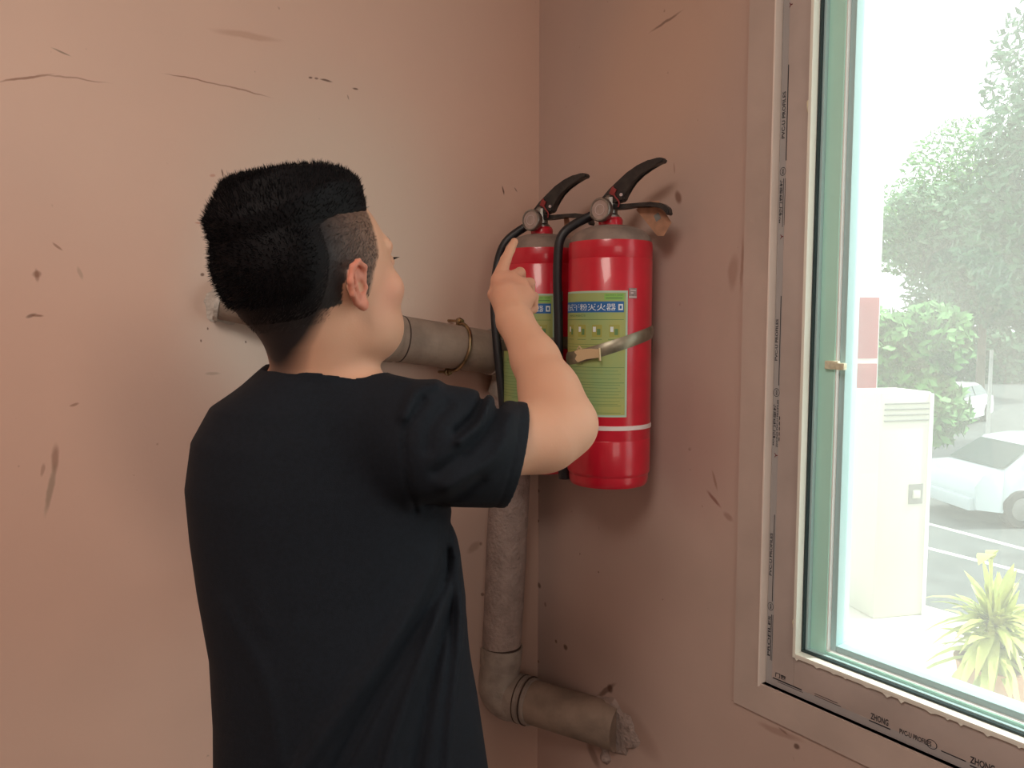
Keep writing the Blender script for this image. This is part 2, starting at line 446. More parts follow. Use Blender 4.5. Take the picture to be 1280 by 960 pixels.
slab(bm, yo0, 0, 0, H); slab(bm, YB, yo1, 0, H); slab(bm, yo1, yo0, 0, zo0); slab(bm, yo1, yo0, zo1, H)
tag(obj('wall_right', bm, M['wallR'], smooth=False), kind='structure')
tag(boxo('wall_back', (XW - TH, TH, YB - TH, YB, 0, H), M['wallP']), kind='structure')
w2 = empty('rear_fill_frame', (-1.9, YB, 1.8)); tag(w2, kind='structure')  # frame added to dress the rear fill light, the wall has no opening
for b6 in ((-.85, -.76, 0, .05, -.7, .7), (.76, .85, 0, .05, -.7, .7), (-.76, .76, 0, .05, .61, .7), (-.76, .76, 0, .05, -.7, -.61), (-.02, .02, .06, .09, -.61, .61)):
    boxo('frame', b6, M['lip'], w2)
tag(boxo('wall_side', (XW - TH, XW, YB, 0, 0, H), M['wallP']), kind='structure')
tag(boxo('floor', (XW - TH, TH, YB - TH, TH, -.2, 0), M['floor']), kind='structure')
tag(boxo('ceiling', (XW - TH, TH, YB - TH, TH, H, H + .2), M['ceiling']), kind='structure')


def ring(bm, y0, y1, z0, z1, wy_, wz, x0, x1, bev=0):
    """rectangular frame in the window plane; y0>y1; widths wy_ (jambs) and wz (rails)"""
    box(bm, x0, x1, y0 - wy_, y0, z0, z1, bev); box(bm, x0, x1, y1, y1 + wy_, z0, z1, bev)
    box(bm, x0, x1, y1 + wy_, y0 - wy_, z0, z0 + wz, bev); box(bm, x0, x1, y1 + wy_, y0 - wy_, z1 - wz, z1, bev)


# painted casing round the opening
cas = empty('trim_1', (0, Y_TRIM, Z_TRIM)); tag(cas, kind='structure')
cas.location = (0, 0, 0)
bm = bmesh.new(); wt = Y_TRIM - Y_FRAME
ring(bm, Y_TRIM, Y_END - wt, Z_TRIM, Z_TOP + wt, wt - .001, Z_FRAME - Z_TRIM, -TX, .02)
obj('casing', bm, M['trim'], cas, smooth=False)
bm = bmesh.new(); box(bm, -TX - .003, .016, Y_FRAME - .0026, Y_FRAME + .0003, Z_FRAME - .004, Z_TOP)
obj('casing_edge', bm, M['casing_edge'], cas, smooth=False, label='inner edge, paler to carry the light on it')  # lighter copy of the casing colour, paints the light on its side face

win = empty('window_1', (0, 0, 0)); tag(win, kind='structure')
FX = .010
wf = Y_FRAME - .004 - Y_LIP
ob = bmesh.new(); ring(ob, Y_FRAME - .004, Y_END, Z_FRAME, Z_TOP, wf, Z_LIP - Z_FRAME, FX, FX + .09, .0015)
obj('frame', ob, M['pvc'], win)
LW = .006
ob = bmesh.new(); ring(ob, Y_LIP, Y_END + wf, Z_LIP, Z_TOP - .03, LW, .008, FX - .006, FX + .05, .001)
obj('frame_lip', ob, M['lip'], win)
g0 = Y_LIP - LW
ob = bmesh.new(); ring(ob, g0, Y_END + wf + LW, Z_LIP + .008, Z_TOP - .04, .004, .004, FX + .012, FX + .05)
obj('gasket', ob, M['gasket'], win, smooth=False)
# sash: outer groove strip, mint face, white strip painting in the highlight, inner grey bead, glass
s0 = g0 - .004; sz = Z_LIP + .010
ob = bmesh.new(); ring(ob, s0, Y_END + wf + .01, sz, Z_TOP - .045, .005, .004, FX + .018, FX + .07, .001)
obj('sash_edge', ob, M['mintdark'], win)
ob = bmesh.new(); ring(ob, s0 - .005, Y_END + wf + .015, sz + .003, Z_TOP - .05, .030, .006, FX + .026, FX + .075, .0015)
obj('sash', ob, M['mint'], win)
ob = bmesh.new(); ring(ob, s0 - .035, Y_END + wf + .041, sz + .008, Z_TOP - .056, .003, .002, FX + .028, FX + .075, .0008)
obj('glazing_strip', ob, M['whitepvc'], win)
ob = bmesh.new(); ring(ob, s0 - .038, Y_END + wf + .044, sz + .009, Z_TOP - .058, .011, .012, FX + .036, FX + .075, .002)
obj('glazing_strip', ob, M['mintdark'], win, label='blue grey inner glazing bead')
ob = bmesh.new(); box(ob, FX + .056, FX + .060, Y_END + wf + .05, s0 - .046, sz + .018, Z_TOP - .065)
obj('pane', ob, M['glass'], win, smooth=False)


# sealant blobs and a plastic stop on the sash
def blob(name, loc, sx, sy, sz_, m, parent, seed=0):
    r = random.Random(seed); bm = bmesh.new(); bmesh.ops.create_icosphere(bm, subdivisions=3, radius=1)
    for v in bm.verts:
        k = 1 + .18 * math.sin(5 * v.co.x + seed) * math.cos(4 * v.co.z + seed) + r.uniform(-.04, .04)
        v.co = Vector((v.co.x * sx * k, v.co.y * sy * k, v.co.z * sz_ * k)) + Vector(loc)
    return obj(name, bm, m, parent)


p = on_x(1012, 133, FX); blob('sealant_blob', p, .006, .004, .012, M['foam'], win, 1)
p = on_x(994, 779, FX); blob('sealant_blob', p, .006, .004, .011, M['foam'], win, 2)
bm = bmesh.new(); q = on_x(1040, 456, FX + .022)
box(bm, q.x - .004, q.x + .005, q.y - .013, q.y + .012, q.z - .008, q.z + .007, .002)
box(bm, q.x - .010, q.x + .000, q.y - .028, q.y - .013, q.z - .008, q.z + .004, .002)
obj('sash_stop', bm, M['foam'], win, label='small yellowed plastic stop on the sash')
bm = bmesh.new()
for i in range(26):      # ragged cut film along the lower lip
    y = Y_LIP - .002 - i * .032 + random.uniform(-.01, .01); w = random.uniform(.006, .02); h = random.uniform(.001, .0045)
    vs = [bm.verts.new((FX - .0068, y, Z_LIP + .001)), bm.verts.new((FX - .0068, y - w, Z_LIP + .001)), bm.verts.new((FX - .007, y - w * .5, Z_LIP - h))]
    bm.faces.new(vs)
obj('torn_film_edge', bm, M['lip'], win, smooth=False)

# printed film: strips and writing, on the frame face
XI = FX - .0006


def v_strip(name, pa, pb, w, m):
    A = on_x(*pa, XI); B = on_x(*pb, XI); bm = bmesh.new(); box(bm, XI - .0001, XI + .0002, A.y - w, A.y, min(A.z, B.z), max(A.z, B.z))
    return obj(name, bm, m, win, smooth=False)


yL = Y_FRAME - .0045
bm = bmesh.new(); box(bm, FX - .0004, FX + .001, yL - .0125, yL, Z_FRAME + .0, Z_TOP - .01)
obj('protective_film', bm, M['film'], win, smooth=False, label='grey printed protective film on the jamb')
bm = bmesh.new(); box(bm, FX - .0004, FX + .001, Y_END + wf, yL - .0125, Z_FRAME, Z_FRAME + .014)
obj('protective_film', bm, M['film'], win, smooth=False, label='grey printed protective film on the bottom rail')


def film_text(s, zc, ln, off, h, m=M['ink'], up=True, name='printed_text'):
    """vertical writing on the jamb, reading upwards, height measured off the casing"""
    P, fs = fit_text(s, ln, h, .025)
    return pydata(name, [(XI, yL - off - h + y, zc - ln / 2 + x) for x, y in P], fs, m, win)


def zpx(py, px=975): return on_x(px, py, XI).z


def jamb_line(y0, y1, off, w, m=M['ink']):
    bm = bmesh.new(); z0, z1 = zpx(y0), zpx(y1); box(bm, XI - .0001, XI + .0003, yL - off - w, yL - off, min(z0, z1), max(z0, z1))
    obj('printed_line', bm, m, win, smooth=False)


def logo(py, off, r, s):
    z = zpx(py); bm = bmesh.new(); n = 28
    for rr0, rr1 in ((r, r * .86),):
        a = [bm.verts.new((XI, yL - off + rr0 * math.cos(2 * PI * k / n), z + 1.25 * rr0 * math.sin(2 * PI * k / n))) for k in range(n)]
        b_ = [bm.verts.new((XI, yL - off + rr1 * math.cos(2 * PI * k / n), z + 1.25 * rr1 * math.sin(2 * PI * k / n))) for k in range(n)]
        for k in range(n): bm.faces.new((a[k], a[(k + 1) % n], b_[(k + 1) % n], b_[k]))
    obj('printed_circle', bm, M['ink'], win, smooth=False)
    film_text(s, z, r * 1.5, off - r * .25, r * .55)


film_text('PVC-U PROFILES', zpx(145), abs(zpx(118) - zpx(176)), .003, .0065)
jamb_line(84, 202, .0125, .0014)
logo(215, .0075, .0060, '80S')
film_text('塑钢门窗型材', zpx(252), abs(zpx(228) - zpx(282)), .002, .0060)
jamb_line(224, 284, .0090, .0010); jamb_line(224, 282, .0125, .0006)
film_text('PVC-U PROFILES', zpx(425), abs(zpx(400) - zpx(452)), .001, .0055)
jamb_line(370, 482, .0100, .0014)
logo(491, .0065, .0062, '80S')
film_text('塑钢门窗型材', zpx(532), abs(zpx(506) - zpx(558)), .001, .0058)
film_text('ZHONG PVC-U PROFILES', zpx(530), abs(zpx(500) - zpx(560)), .0080, .0035)
film_text('•••••', zpx(536), abs(zpx(520) - zpx(552)), .0135, .0018)
film_text('PVC-U PROFILES', zpx(696), abs(zpx(670) - zpx(724)), .001, .0055)
jamb_line(645, 755, .0085, .0014)
logo(762, .0060, .0062, '80S')
film_text('PROFILES', zpx(800), abs(zpx(775) - zpx(826)), .0015, .0055)
jamb_line(772, 830, .0080, .0012); jamb_line(772, 830, .0110, .0008)
for py in (11, 296, 570, ):
    film_text('Y', zpx(py), .010, .006 if py > 20 else .012, .006, M['redink'])


def rail_text(s, pxa, ln, h, dz, m=M['ink']):
    A = on_x(pxa[0], pxa[1], XI); P, fs = fit_text(s, ln, h, .02)
    pydata('printed_text', [(XI, A.y - x, Z_FRAME + dz + y) for x, y in P], fs, m, win)
    return A.y


def rail_line(pxa, ln, h, dz, m=M['ink']):
    A = on_x(pxa[0], pxa[1], XI); bm = bmesh.new(); box(bm, XI - .0001, XI + .0003, A.y - ln, A.y, Z_FRAME + dz, Z_FRAME + dz + h)
    obj('printed_line', bm, m, win, smooth=False)


rail_text('门窗', (969, 848), .022, .009, .0185)
rail_line((966, 852), .060, .0022, .0135); rail_line((972, 856), .052, .0010, .0105)
rail_line((1018, 872), .044, .0008, .018); rail_line((1018, 876), .050, .0008, .0145)
rail_text('ZHONG', (1088, 903), .030, .011, .016); rail_line((1086, 908), .036, .0020, .0115)
rail_text('PVC-U PROFILES', (1124, 922), .050, .0085, .0125)
rail_line((1176, 944), .036, .0016, .0125); rail_text('ZHONG', (1212, 960), .034, .011, .014); rail_line((1212, 965), .05, .002, .009)
bm = bmesh.new(); A = on_x(1164, 940, XI); n = 28; ra = [bm.verts.new((XI, A.y + .0085 * math.cos(2 * PI * k / n), Z_FRAME + .017 + .0075 * math.sin(2 * PI * k / n))) for k in range(n)]
rb = [bm.verts.new((XI, A.y + .0073 * math.cos(2 * PI * k / n), Z_FRAME + .017 + .0064 * math.sin(2 * PI * k / n))) for k in range(n)]
for k in range(n): bm.faces.new((ra[k], ra[(k + 1) % n], rb[(k + 1) % n], rb[k]))
obj('printed_circle', bm, M['ink'], win, smooth=False)

# ================================================================== PIPES
pl = empty('drain_pipe', on_y(620, 850))
po = pl.location.copy()


def T(v): return Vector(v) - po


A0 = on_y(274, 374, -.014); A1 = on_y(330, 386, -.040); A2 = on_y(475, 420, -.056); A3 = on_y(638, 444, -.058)
bm = bmesh.new(); tube(bm, [T(A0), T(A1), T(A1.lerp(A2, .5)), T(A2)], [.038, .038, .043, .045], 28); obj('horizontal_pipe', bm, M['pipe'], pl)
bm = bmesh.new(); d = (A3 - A2).normalized(); tube(bm, [T(A2 - d * .06), T(A2 + d * .030), T(A2 + d * .031), T(A3 - d * .05)], [.0525, .0525, .050, .0495], 30); obj('horizontal_pipe', bm, M['pipe'], pl)
for k, c in enumerate((.012, .045)):
    pts = [A2 + d * c, A2 + d * (c + .003)]; bm = bmesh.new(); tube(bm, [T(q) for q in pts], .0532 if k == 0 else .0506, 30); obj('joint_seam', bm, M['glue'] if k else M['collar'], pl)
# elbow and the drop
B0 = A3; B1 = at(637, 600, 1.865); B2 = at(629, 760, 1.86); B3 = at(626, 806, 1.86); B4 = at(622, 862, 1.86)
cur = spline([A3 - d * .06, A3 - d * .012, A3 + Vector((0.012, 0, -.05)), A3 + (B1 - A3) * .32], 6)
bm = bmesh.new(); tube(bm, [T(q) for q in cur], .054, 28); obj('elbow', bm, M['collar'], pl)
bm = bmesh.new(); tube(bm, [T(A3 + (B1 - A3) * .28), T(B1), T(B2), T(B3)], .0505, 32); obj('vertical_pipe', bm, M['pipe2'], pl)
bm = bmesh.new(); tube(bm, [T(B3 + Vector((0, 0, .003))), T(B3 - Vector((0, 0, .003)))], .0512, 32); obj('joint_seam', bm, M['glue'], pl, label='dark glue line round the pipe joint')
bm = bmesh.new(); dn = (B4 - B3).normalized(); tube(bm, [T(B3), T(B3 + dn * .042), T(B3 + dn * .0425), T(B3 + dn * .055)], [.0545, .0545, .052, .052], 32); obj('collar', bm, M['collar'], pl)
# lower bend into the short branch going to the window wall
C0 = at(648, 872, 1.845); C1 = at(748, 902, 1.73); dc = (C1 - C0).normalized()
cur = spline([B3 + dn * .05, B4 + Vector((0, 0, .015)), (B4 + C0) / 2 + Vector((0, 0, -.010)), C0 + dc * .01], 7)
bm = bmesh.new(); tube(bm, [T(q) for q in cur], .053, 28); obj('elbow', bm, M['collar'], pl)
bm = bmesh.new(); tube(bm, [T(C0 - dc * .012), T(C0 + dc * .022), T(C0 + dc * .023), T(C0 + dc * .042), T(C0 + dc * .043)], [.058, .058, .056, .056, .052], 32); obj('collar', bm, M['collar'], pl)
for c in (.012, .030):
    bm = bmesh.new(); tube(bm, [T(C0 + dc * c), T(C0 + dc * (c + .003))], .0587, 32); obj('joint_seam', bm, M['glue'], pl)
wallhit = C0 + dc * ((0 - C0.x) / dc.x)
bm = bmesh.new(); tube(bm, [T(C0 + dc * .02), T(C1), T(wallhit + dc * .01)], .052, 32); obj('branch_pipe', bm, M['pipe'], pl)
tag(pl, 'dusty grey waste pipe running behind the man and down the corner to an elbow', 'pipe')

# rough mortar where pipes meet the walls
def ragged(name, c, nrm, u, v, ru, rv, th, m, seed, label, cat):
    r = random.Random(seed); bm = bmesh.new(); n = 40; c = Vector(c); rings = []
    for j, (k, t) in enumerate(((1.0, 0), (.86, th), (.55, th * 1.1))):
        rr = []
        for i in range(n):
            a = 2 * PI * i / n; w = 1 + .10 * math.sin(3 * a + seed) + .07 * math.sin(7 * a + seed * 2) + r.uniform(-.05, .05)
            rr.append(bm.verts.new(c + Vector(u) * math.cos(a) * ru * k * w + Vector(v) * math.sin(a) * rv * k * w + Vector(nrm) * (t + r.uniform(-.001, .001))))
        rings.append(rr)
    for a, b_ in zip(rings, rings[1:]):
        for i in range(n): bm.faces.new((a[i], a[(i + 1) % n], b_[(i + 1) % n], b_[i]))
    bm.faces.new(rings[-1]); bm.faces.new(rings[0][::-1])
    o = obj(name, bm, m); tag(o, label, cat); return o


ragged('mortar_patch', on_y(287, 377, -.0005), (0, -1, 0), (1, 0, 0), (0, 0, 1), .046, .046, .002, M['plaster'], 3, 'chipped white mortar patch around the pipe end behind the head', 'mortar')
ragged('mortar_patch', Vector((-.0005, wallhit.y, wallhit.z)), (-1, 0, 0), (0, 1, 0), (0, 0, 1), .070, .064, .008, M['pipe2'], 5, 'rough brown mortar collar where the lowest pipe enters the window wall', 'mortar')
# stub end cap on the left
bm = bmesh.new(); tube(bm, [A0 + (A0 - A1).normalized() * .004, A0 - (A0 - A1).normalized() * .004], .0415, 28)
o = obj('collar', bm, M['plaster']); o.parent = pl; o.matrix_parent_inverse = Matrix.Translation(-po)
# drip of mortar below the branch
cur = spline([C1 + Vector((.01, -.01, -.045)), C1 + Vector((.015, -.012, -.085)), C1 + Vector((.035, -.01, -.125)), C1 + Vector((.05, -.005, -.20))], 6)
bm = bmesh.new(); tube(bm, [T(q) for q in cur], [.012 + .004 * math.sin(i * 1.3) for i in range(len(cur))], 9); obj('mortar_drip', bm, M['pipe2'], pl)

# pipe clamp
K0 = A2 + (A3 - A2) * .56
cl = empty('pipe_clamp', K0)
bm = bmesh.new(); q = d; side = Vector((0, -1, 0)); side = (side - q * side.dot(q)).normalized(); upv = q.cross(side).normalized()
if upv.z < 0: upv = -upv
pts = [(side * math.cos(a) + upv * math.sin(a)) * .054 for a in np.linspace(-math.radians(118), math.radians(112), 36)]
pts = [p_ + q * (.006 * math.sin((i / 35 - .5) * 3)) for i, p_ in enumerate(pts)]
tube(bm, pts, .0038, 10); obj('ring', bm, M['brass'], cl)
for i, s in ((0, -1), (35, 1)):
    bm = bmesh.new(); e = pts[i] + upv * s * .010
    lathe(bm, [(.0045, -.012), (.0045, -.006), (.0085, -.006), (.0085, .0), (.005, .001), (.005, .010)], 8, Matrix.Translation(e + side * .012) @ side.to_track_quat('Z', 'Y').to_matrix().to_4x4())
    obj('bolt', bm, M['brass'], cl)
    bm = bmesh.new(); tube(bm, [pts[i], pts[i] * .97 + upv * s * .012, Vector((pts[i].x, .075 - .008, pts[i].z + s * .012))], .0032, 8); obj('lug', bm, M['brass'], cl)
tag(cl, 'tarnished brass ring clamp with two bolts around the upper pipe', 'clamp')

# ================================================================== FIRE EXTINGUISHERS
RB = .085
NE = at(762, 420, 1.58); FE = at(677, 420, 1.732)
ZB = at(762, 613, 1.495).z
s_dir = (RT * .79 - FW * .62).normalized()      # where the handles point
g_dir = (-RT * .62 - FW * .79).normalized()     # where the gauge looks
e_ang = lambda v: math.atan2(v.y, v.x)


def cyl_pt(a, r, z): return Vector((r * math.cos(a), r * math.sin(a), z))


TO_CAM = e_ang(-FW)     # angle on the cylinder facing the viewer


def make_ext(loc, label, near):
    t = empty('fire_extinguisher', loc)
    H1 = .485
    bm = bmesh.new()
    lathe(bm, [(.060, .010), (.072, .001), (.077, .0), (.080, .004), (.0815, .012), (.0815, .022), (.0845, .026), (RB, .030), (RB, .095), (RB - .0006, .0965), (RB, .098),
               (RB, .455), (RB - .0010, .457), (RB, .460), (RB, H1 - .008)], 64)
    lathe(bm, [(RB, H1 - .0085), (.0845, H1), (.0835, H1 + .006)], 64, cap=False)
    obj('tank', bm, M['red'], t)
    bm = bmesh.new()
    lathe(bm, [(.0838, H1 + .004), (.082, H1 + .011), (.078, H1 + .019), (.070, H1 + .027), (.056, H1 + .034), (.040, H1 + .039), (.025, H1 + .041)], 64)
    obj('dusty_shoulder', bm, M['dust'], t, label='dome coated in grey brown dust')
    zt = H1 + .039
    bm = bmesh.new(); lathe(bm, [(.024, zt - .004), (.0245, zt), (.0245, zt + .013), (.0235, zt + .015), (.022, zt + .016), (.022, zt + .018)], 28)
    obj('neck_collar', bm, M['red'], t)
    zt -= .0 ; sd = Vector(s_dir); gd = Vector(g_dir); up = Vector((0, 0, 1)); zz = zt + .016
    # valve body
    bm = bmesh.new(); lathe(bm, [(.017, zz), (.018, zz + .006), (.014, zz + .010), (.014, zz + .042), (.011, zz + .046)], 24)
    tube(bm, [Vector((0, 0, zz + .020)), gd * .034 + up * (zz + .020)], .009, 14)
    tube(bm, [Vector((0, 0, zz + .018)), -sd * .030 + up * (zz + .016)], .0105, 14)
    obj('valve', bm, M['steel'], t)
    # gauge
    gc = gd * .036 + up * (zz + .014)
    mt = Matrix.Translation(gc) @ gd.to_track_quat('Z', 'Y').to_matrix().to_4x4()
    bm = bmesh.new(); lathe(bm, [(.012, -.012), (.021, -.010), (.0235, -.004), (.0235, .006), (.022, .008), (.0195, .008), (.0190, .0055)], 40, mt, cap=False)
    gob = obj('gauge', bm, M['steel'], t)
    bm = bmesh.new(); lathe(bm, [(.0002, .0062), (.0192, .0060), (.0192, .003)], 40, mt, cap=False); obj('gauge_face', bm, M['gaugeface'], gob)
    bm = bmesh.new(); lathe(bm, [(.0108, .0063), (.0108, .0069), (.0098, .0069), (.0098, .0063)], 36, mt, cap=False); obj('gauge_dial_ring', bm, M['silver'], gob)
    # lower carry handle: channel bar along sd
    y_ = sd.cross(up).normalized()
    bm = bmesh.new(); ribbon(bm, [(-.014, .030), (.004, .030), (.03, .0245), (.065, .0250), (.095, .0240), (.118, .0195), (.131, .010), (.134, -.003),
                                  (.128, -.004), (.124, .006), (.114, .0125), (.095, .0172), (.065, .018), (.03, .0165), (-.014, .018)], .019, up * zz, sd, up, y_)
    bmesh.ops.bevel(bm, geom=list(bm.edges), offset=.0015, segments=2, affect='EDGES')
    obj('carry_handle', bm, M['blackp'], t)
    # squeeze lever
    bm = bmesh.new(); K_ = .92; top = [(-.030, .030), (-.018, .045), (.0, .062), (.022, .078), (.045, .094), (.070, .106), (.095, .1135), (.118, .1165), (.130, .114)]
    bot = [(.131, .106), (.115, .1035), (.095, .098), (.075, .088), (.058, .075), (.047, .062), (.040, .048), (.036, .036), (.016, .032), (-.010, .026)]
    ribbon(bm, [(a * K_, b_ * K_) for a, b_ in top + bot], .020, up * zz, sd, up, y_)
    bmesh.ops.bevel(bm, geom=list(bm.edges), offset=.0022, segments=2, affect='EDGES')
    lev = obj('squeeze_lever', bm, M['blackp'], t)
    bm = bmesh.new(); c = up * (zz + .044) + sd * .030 - y_ * .0
    lathe(bm, [(.0032, -.0125), (.0032, .0125)], 12, Matrix.Translation(c) @ y_.to_track_quat('Z', 'Y').to_matrix().to_4x4()); obj('rivet', bm, M['silver'], lev)
    # safety pin loop and red seal
    bm = bmesh.new(); cs = up * (zz + .050) + sd * .012; sgn = 1 if y_.dot(-FW) > 0 else -1
    tube(bm, spline([cs + y_ * sgn * .012 + up * .012, cs + y_ * sgn * .014 - up * .006 + sd * .004, cs + y_ * sgn * .013 - up * .020 + sd * .014, cs + y_ * sgn * .012 - up * .030 + sd * .012], 5), .0016, 7)
    obj('safety_pin', bm, M['redd'], t)
    bm = bmesh.new(); box(bm, -.006, .006, -.002, .002, -.007, .007, .001); bmesh.ops.transform(bm, matrix=Matrix.Translation(cs + y_ * sgn * .0125 + up * .002) @ Matrix.Rotation(e_ang(sd), 4, 'Z') @ Matrix.Rotation(.5, 4, 'Y'), verts=bm.verts)
    obj('seal_tag', bm, M['redd'], t)
    # hanging plastic tag
    if near:
        ol = [(.050, .010), (.075, .023), (.100, .022), (.128, -.022), (.112, -.047), (.098, -.045)]
    else:
        ol = [(.050, .012), (.062, .016), (.068, -.016), (.052, -.024)]
    bm = bmesh.new(); ribbon(bm, ol, .001, up * (zz + .006) - y_ * sgn * .014, sd, up, y_); tg = obj('hanging_tag', bm, M['tag'], t, smooth=False)
    if near:
        bm = bmesh.new(); ribbon(bm, [(.090, -.006), (.100, .000), (.106, -.012), (.096, -.018)], .0006, up * (zz + .006) - y_ * sgn * .0130, sd, up, y_); obj('tag_print', bm, M['slot'], tg, smooth=False)
    # hose
    lp = lambda px, py, dd: at(px, py, dd) - Vector(loc)
    if near:
        hp = [-sd * .020 + up * (zz + .016), -sd * .048 + up * (zz + .010), lp(704, 292, 1.60), lp(697, 330, 1.60), lp(698, 400, 1.605), lp(699, 470, 1.61), lp(703, 540, 1.62), lp(706, 572, 1.62)]
    else:
        hp = [-sd * .020 + up * (zz + .016), -sd * .044 + up * (zz + .008), lp(632, 303, 1.755), lp(621, 335, 1.755), lp(618, 380, 1.735), lp(621, 430, 1.725), lp(626, 480, 1.725), lp(631, 530, 1.73)]
    bm = bmesh.new(); tube(bm, spline(hp, 8), .0095, 14); obj('hose', bm, M['rubber'], t)
    bm = bmesh.new(); tube(bm, [hp[0] * 1.0, hp[0].lerp(hp[1], .8)], [.0125, .0115], 16); obj('hose_ferrule', bm, M['steel'], t)
    e = hp[-1]; bm = bmesh.new(); tube(bm, [e + up * .012, e - up * .004, e - up * .006, e - up * .045], [.0115, .0125, .0145, .0135], 16); obj('nozzle', bm, M['rubber'], t)
    # label wrapped on the tank
    a0 = TO_CAM + math.radians(16.5)               # right edge
    r1 = RB + .0006
    wlab = .232; z0l, z1l = .145, .392

    def patch(name, s0, s1, z0, z1, m, parent, lift=0, n=None, lab=None):
        n = n or max(2, int((s1 - s0) / .006)); vs = []; fs = []
        for i in range(n + 1):
            a = a0 - (s0 + (s1 - s0) * i / n) / RB
            vs += [cyl_pt(a, r1 + lift, z0), cyl_pt(a, r1 + lift, z1)]
            if i: fs.append((2 * i - 2, 2 * i, 2 * i + 1, 2 * i - 1))
        return pydata(name, vs, fs, m, parent, lab, smooth=True)

    def wtext(s, s_right, w, h, z, m, parent, lift=.0006):
        P, fs = fit_text(s, w, h)
        return pydata('label_text', [cyl_pt(a0 - (s_right + w - x) / RB, r1 + lift, z + y) for x, y in P], fs, m, parent)
    lab = patch('label', 0, wlab, z0l, z1l, M['label_edge'], t)
    patch('label_print', .004, wlab - .004, z0l + .004, z1l - .004, M['lab_y'], lab, .0002)
    patch('title_band', .008, wlab - .008, z1l - .042, z1l - .021, M['lab_b'], lab, .0004)
    wtext('手提式干粉灭火器', .024, .150, .0135, z1l - .0385, M['lab_w'], lab)
    patch('emblem', .010, .019, z1l - .038, z1l - .026, M['lab_w'], lab, .0006)
    patch('emblem', .0125, .0165, z1l - .035, z1l - .029, M['lab_b'], lab, .0008)
    patch('maker_box', .008, .046, z1l - .018, z1l - .006, M['lab_g'], lab, .0004)
    wtext('ISO9001:2008', .011, .032, .0035, z1l - .0105, M['lab_line'], lab); patch('label_line', .011, .043, z1l - .0155, z1l - .0135, M['lab_line'], lab, .0006)
    wtext('MFZ/ABC5', .085, .05, .004, z1l - .050, M['lab_line'], lab)
    patch('label_line', .008, wlab - .008, z1l - .0565, z1l - .0555, M['lab_line'], lab, .0004)
    for k in range(4):     # three pictograms and their captions
        sx = .016 + k * .034
        patch('pictogram', sx, sx + .020, z1l - .090, z1l - .066, M['lab_o'], lab, .0004)
        patch('pictogram', sx + .003, sx + .010, z1l - .086, z1l - .074, M['lab_line'], lab, .0006)
        patch('pictogram', sx + .012, sx + .018, z1l - .080, z1l - .070, M['lab_w'], lab, .0006)
        patch('label_line', sx, sx + .022, z1l - .0955, z1l - .0945, M['lab_line'], lab, .0004)
    rows = [.105, .110, .1155, .150, .1565, .163, .172, .180, .184, .190, .197, .203, .209, .216, .222]
    for i, zr in enumerate(rows):
        e_ = .006 if i in (3, 7, 12) else .012 + .008 * ((i * 7) % 5) / 4
        patch('label_line', e_, wlab - e_, z1l - zr, z1l - zr + (.0010 if i in (3, 7, 12) else .0007), M['lab_line'], lab, .0004)
    wtext('使用方法', .09, .03, .005, z1l - .145, M['lab_line'], lab)
    patch('label_line', .012, .10, z0l + .008, z0l + .0088, M['lab_line'], lab, .0004); patch('label_line', .012, .10, z0l + .022, z0l + .0228, M['lab_line'], lab, .0004)
    # small inspection sticker right of the label
    st = patch('inspection_sticker', -.020, -.002, .377, .397, M['sticker'], t, 0)
    patch('sticker_print', -.018, -.005, .3915, .3935, M['silver'], st, .0004)
    patch('sticker_print', -.0195, -.0025, .3785, .381, M['silver'], st, .0004)
    patch('sticker_print', -.012, -.006, .386, .389, M['silver'], st, .0004)
    # white plastic band low on the tank
    bm = bmesh.new(); lathe(bm, [(RB + .0002, .118), (RB + .0014, .1185), (RB + .0014, .1265), (RB + .0002, .127)], 64, cap=False); obj('plastic_band', bm, M['whiteband'], t, label='pale plastic band round the lower tank')
    tag(t, label, 'fire extinguisher', 'fire extinguishers strapped in the corner')
    return t


eN = make_ext((NE.x, NE.y, ZB), 'red dry powder fire extinguisher nearer the window, its whole label and strap in view', True)
eF = make_ext((FE.x, FE.y, ZB), 'red fire extinguisher nearer the corner, partly hidden behind the raised hand', False)


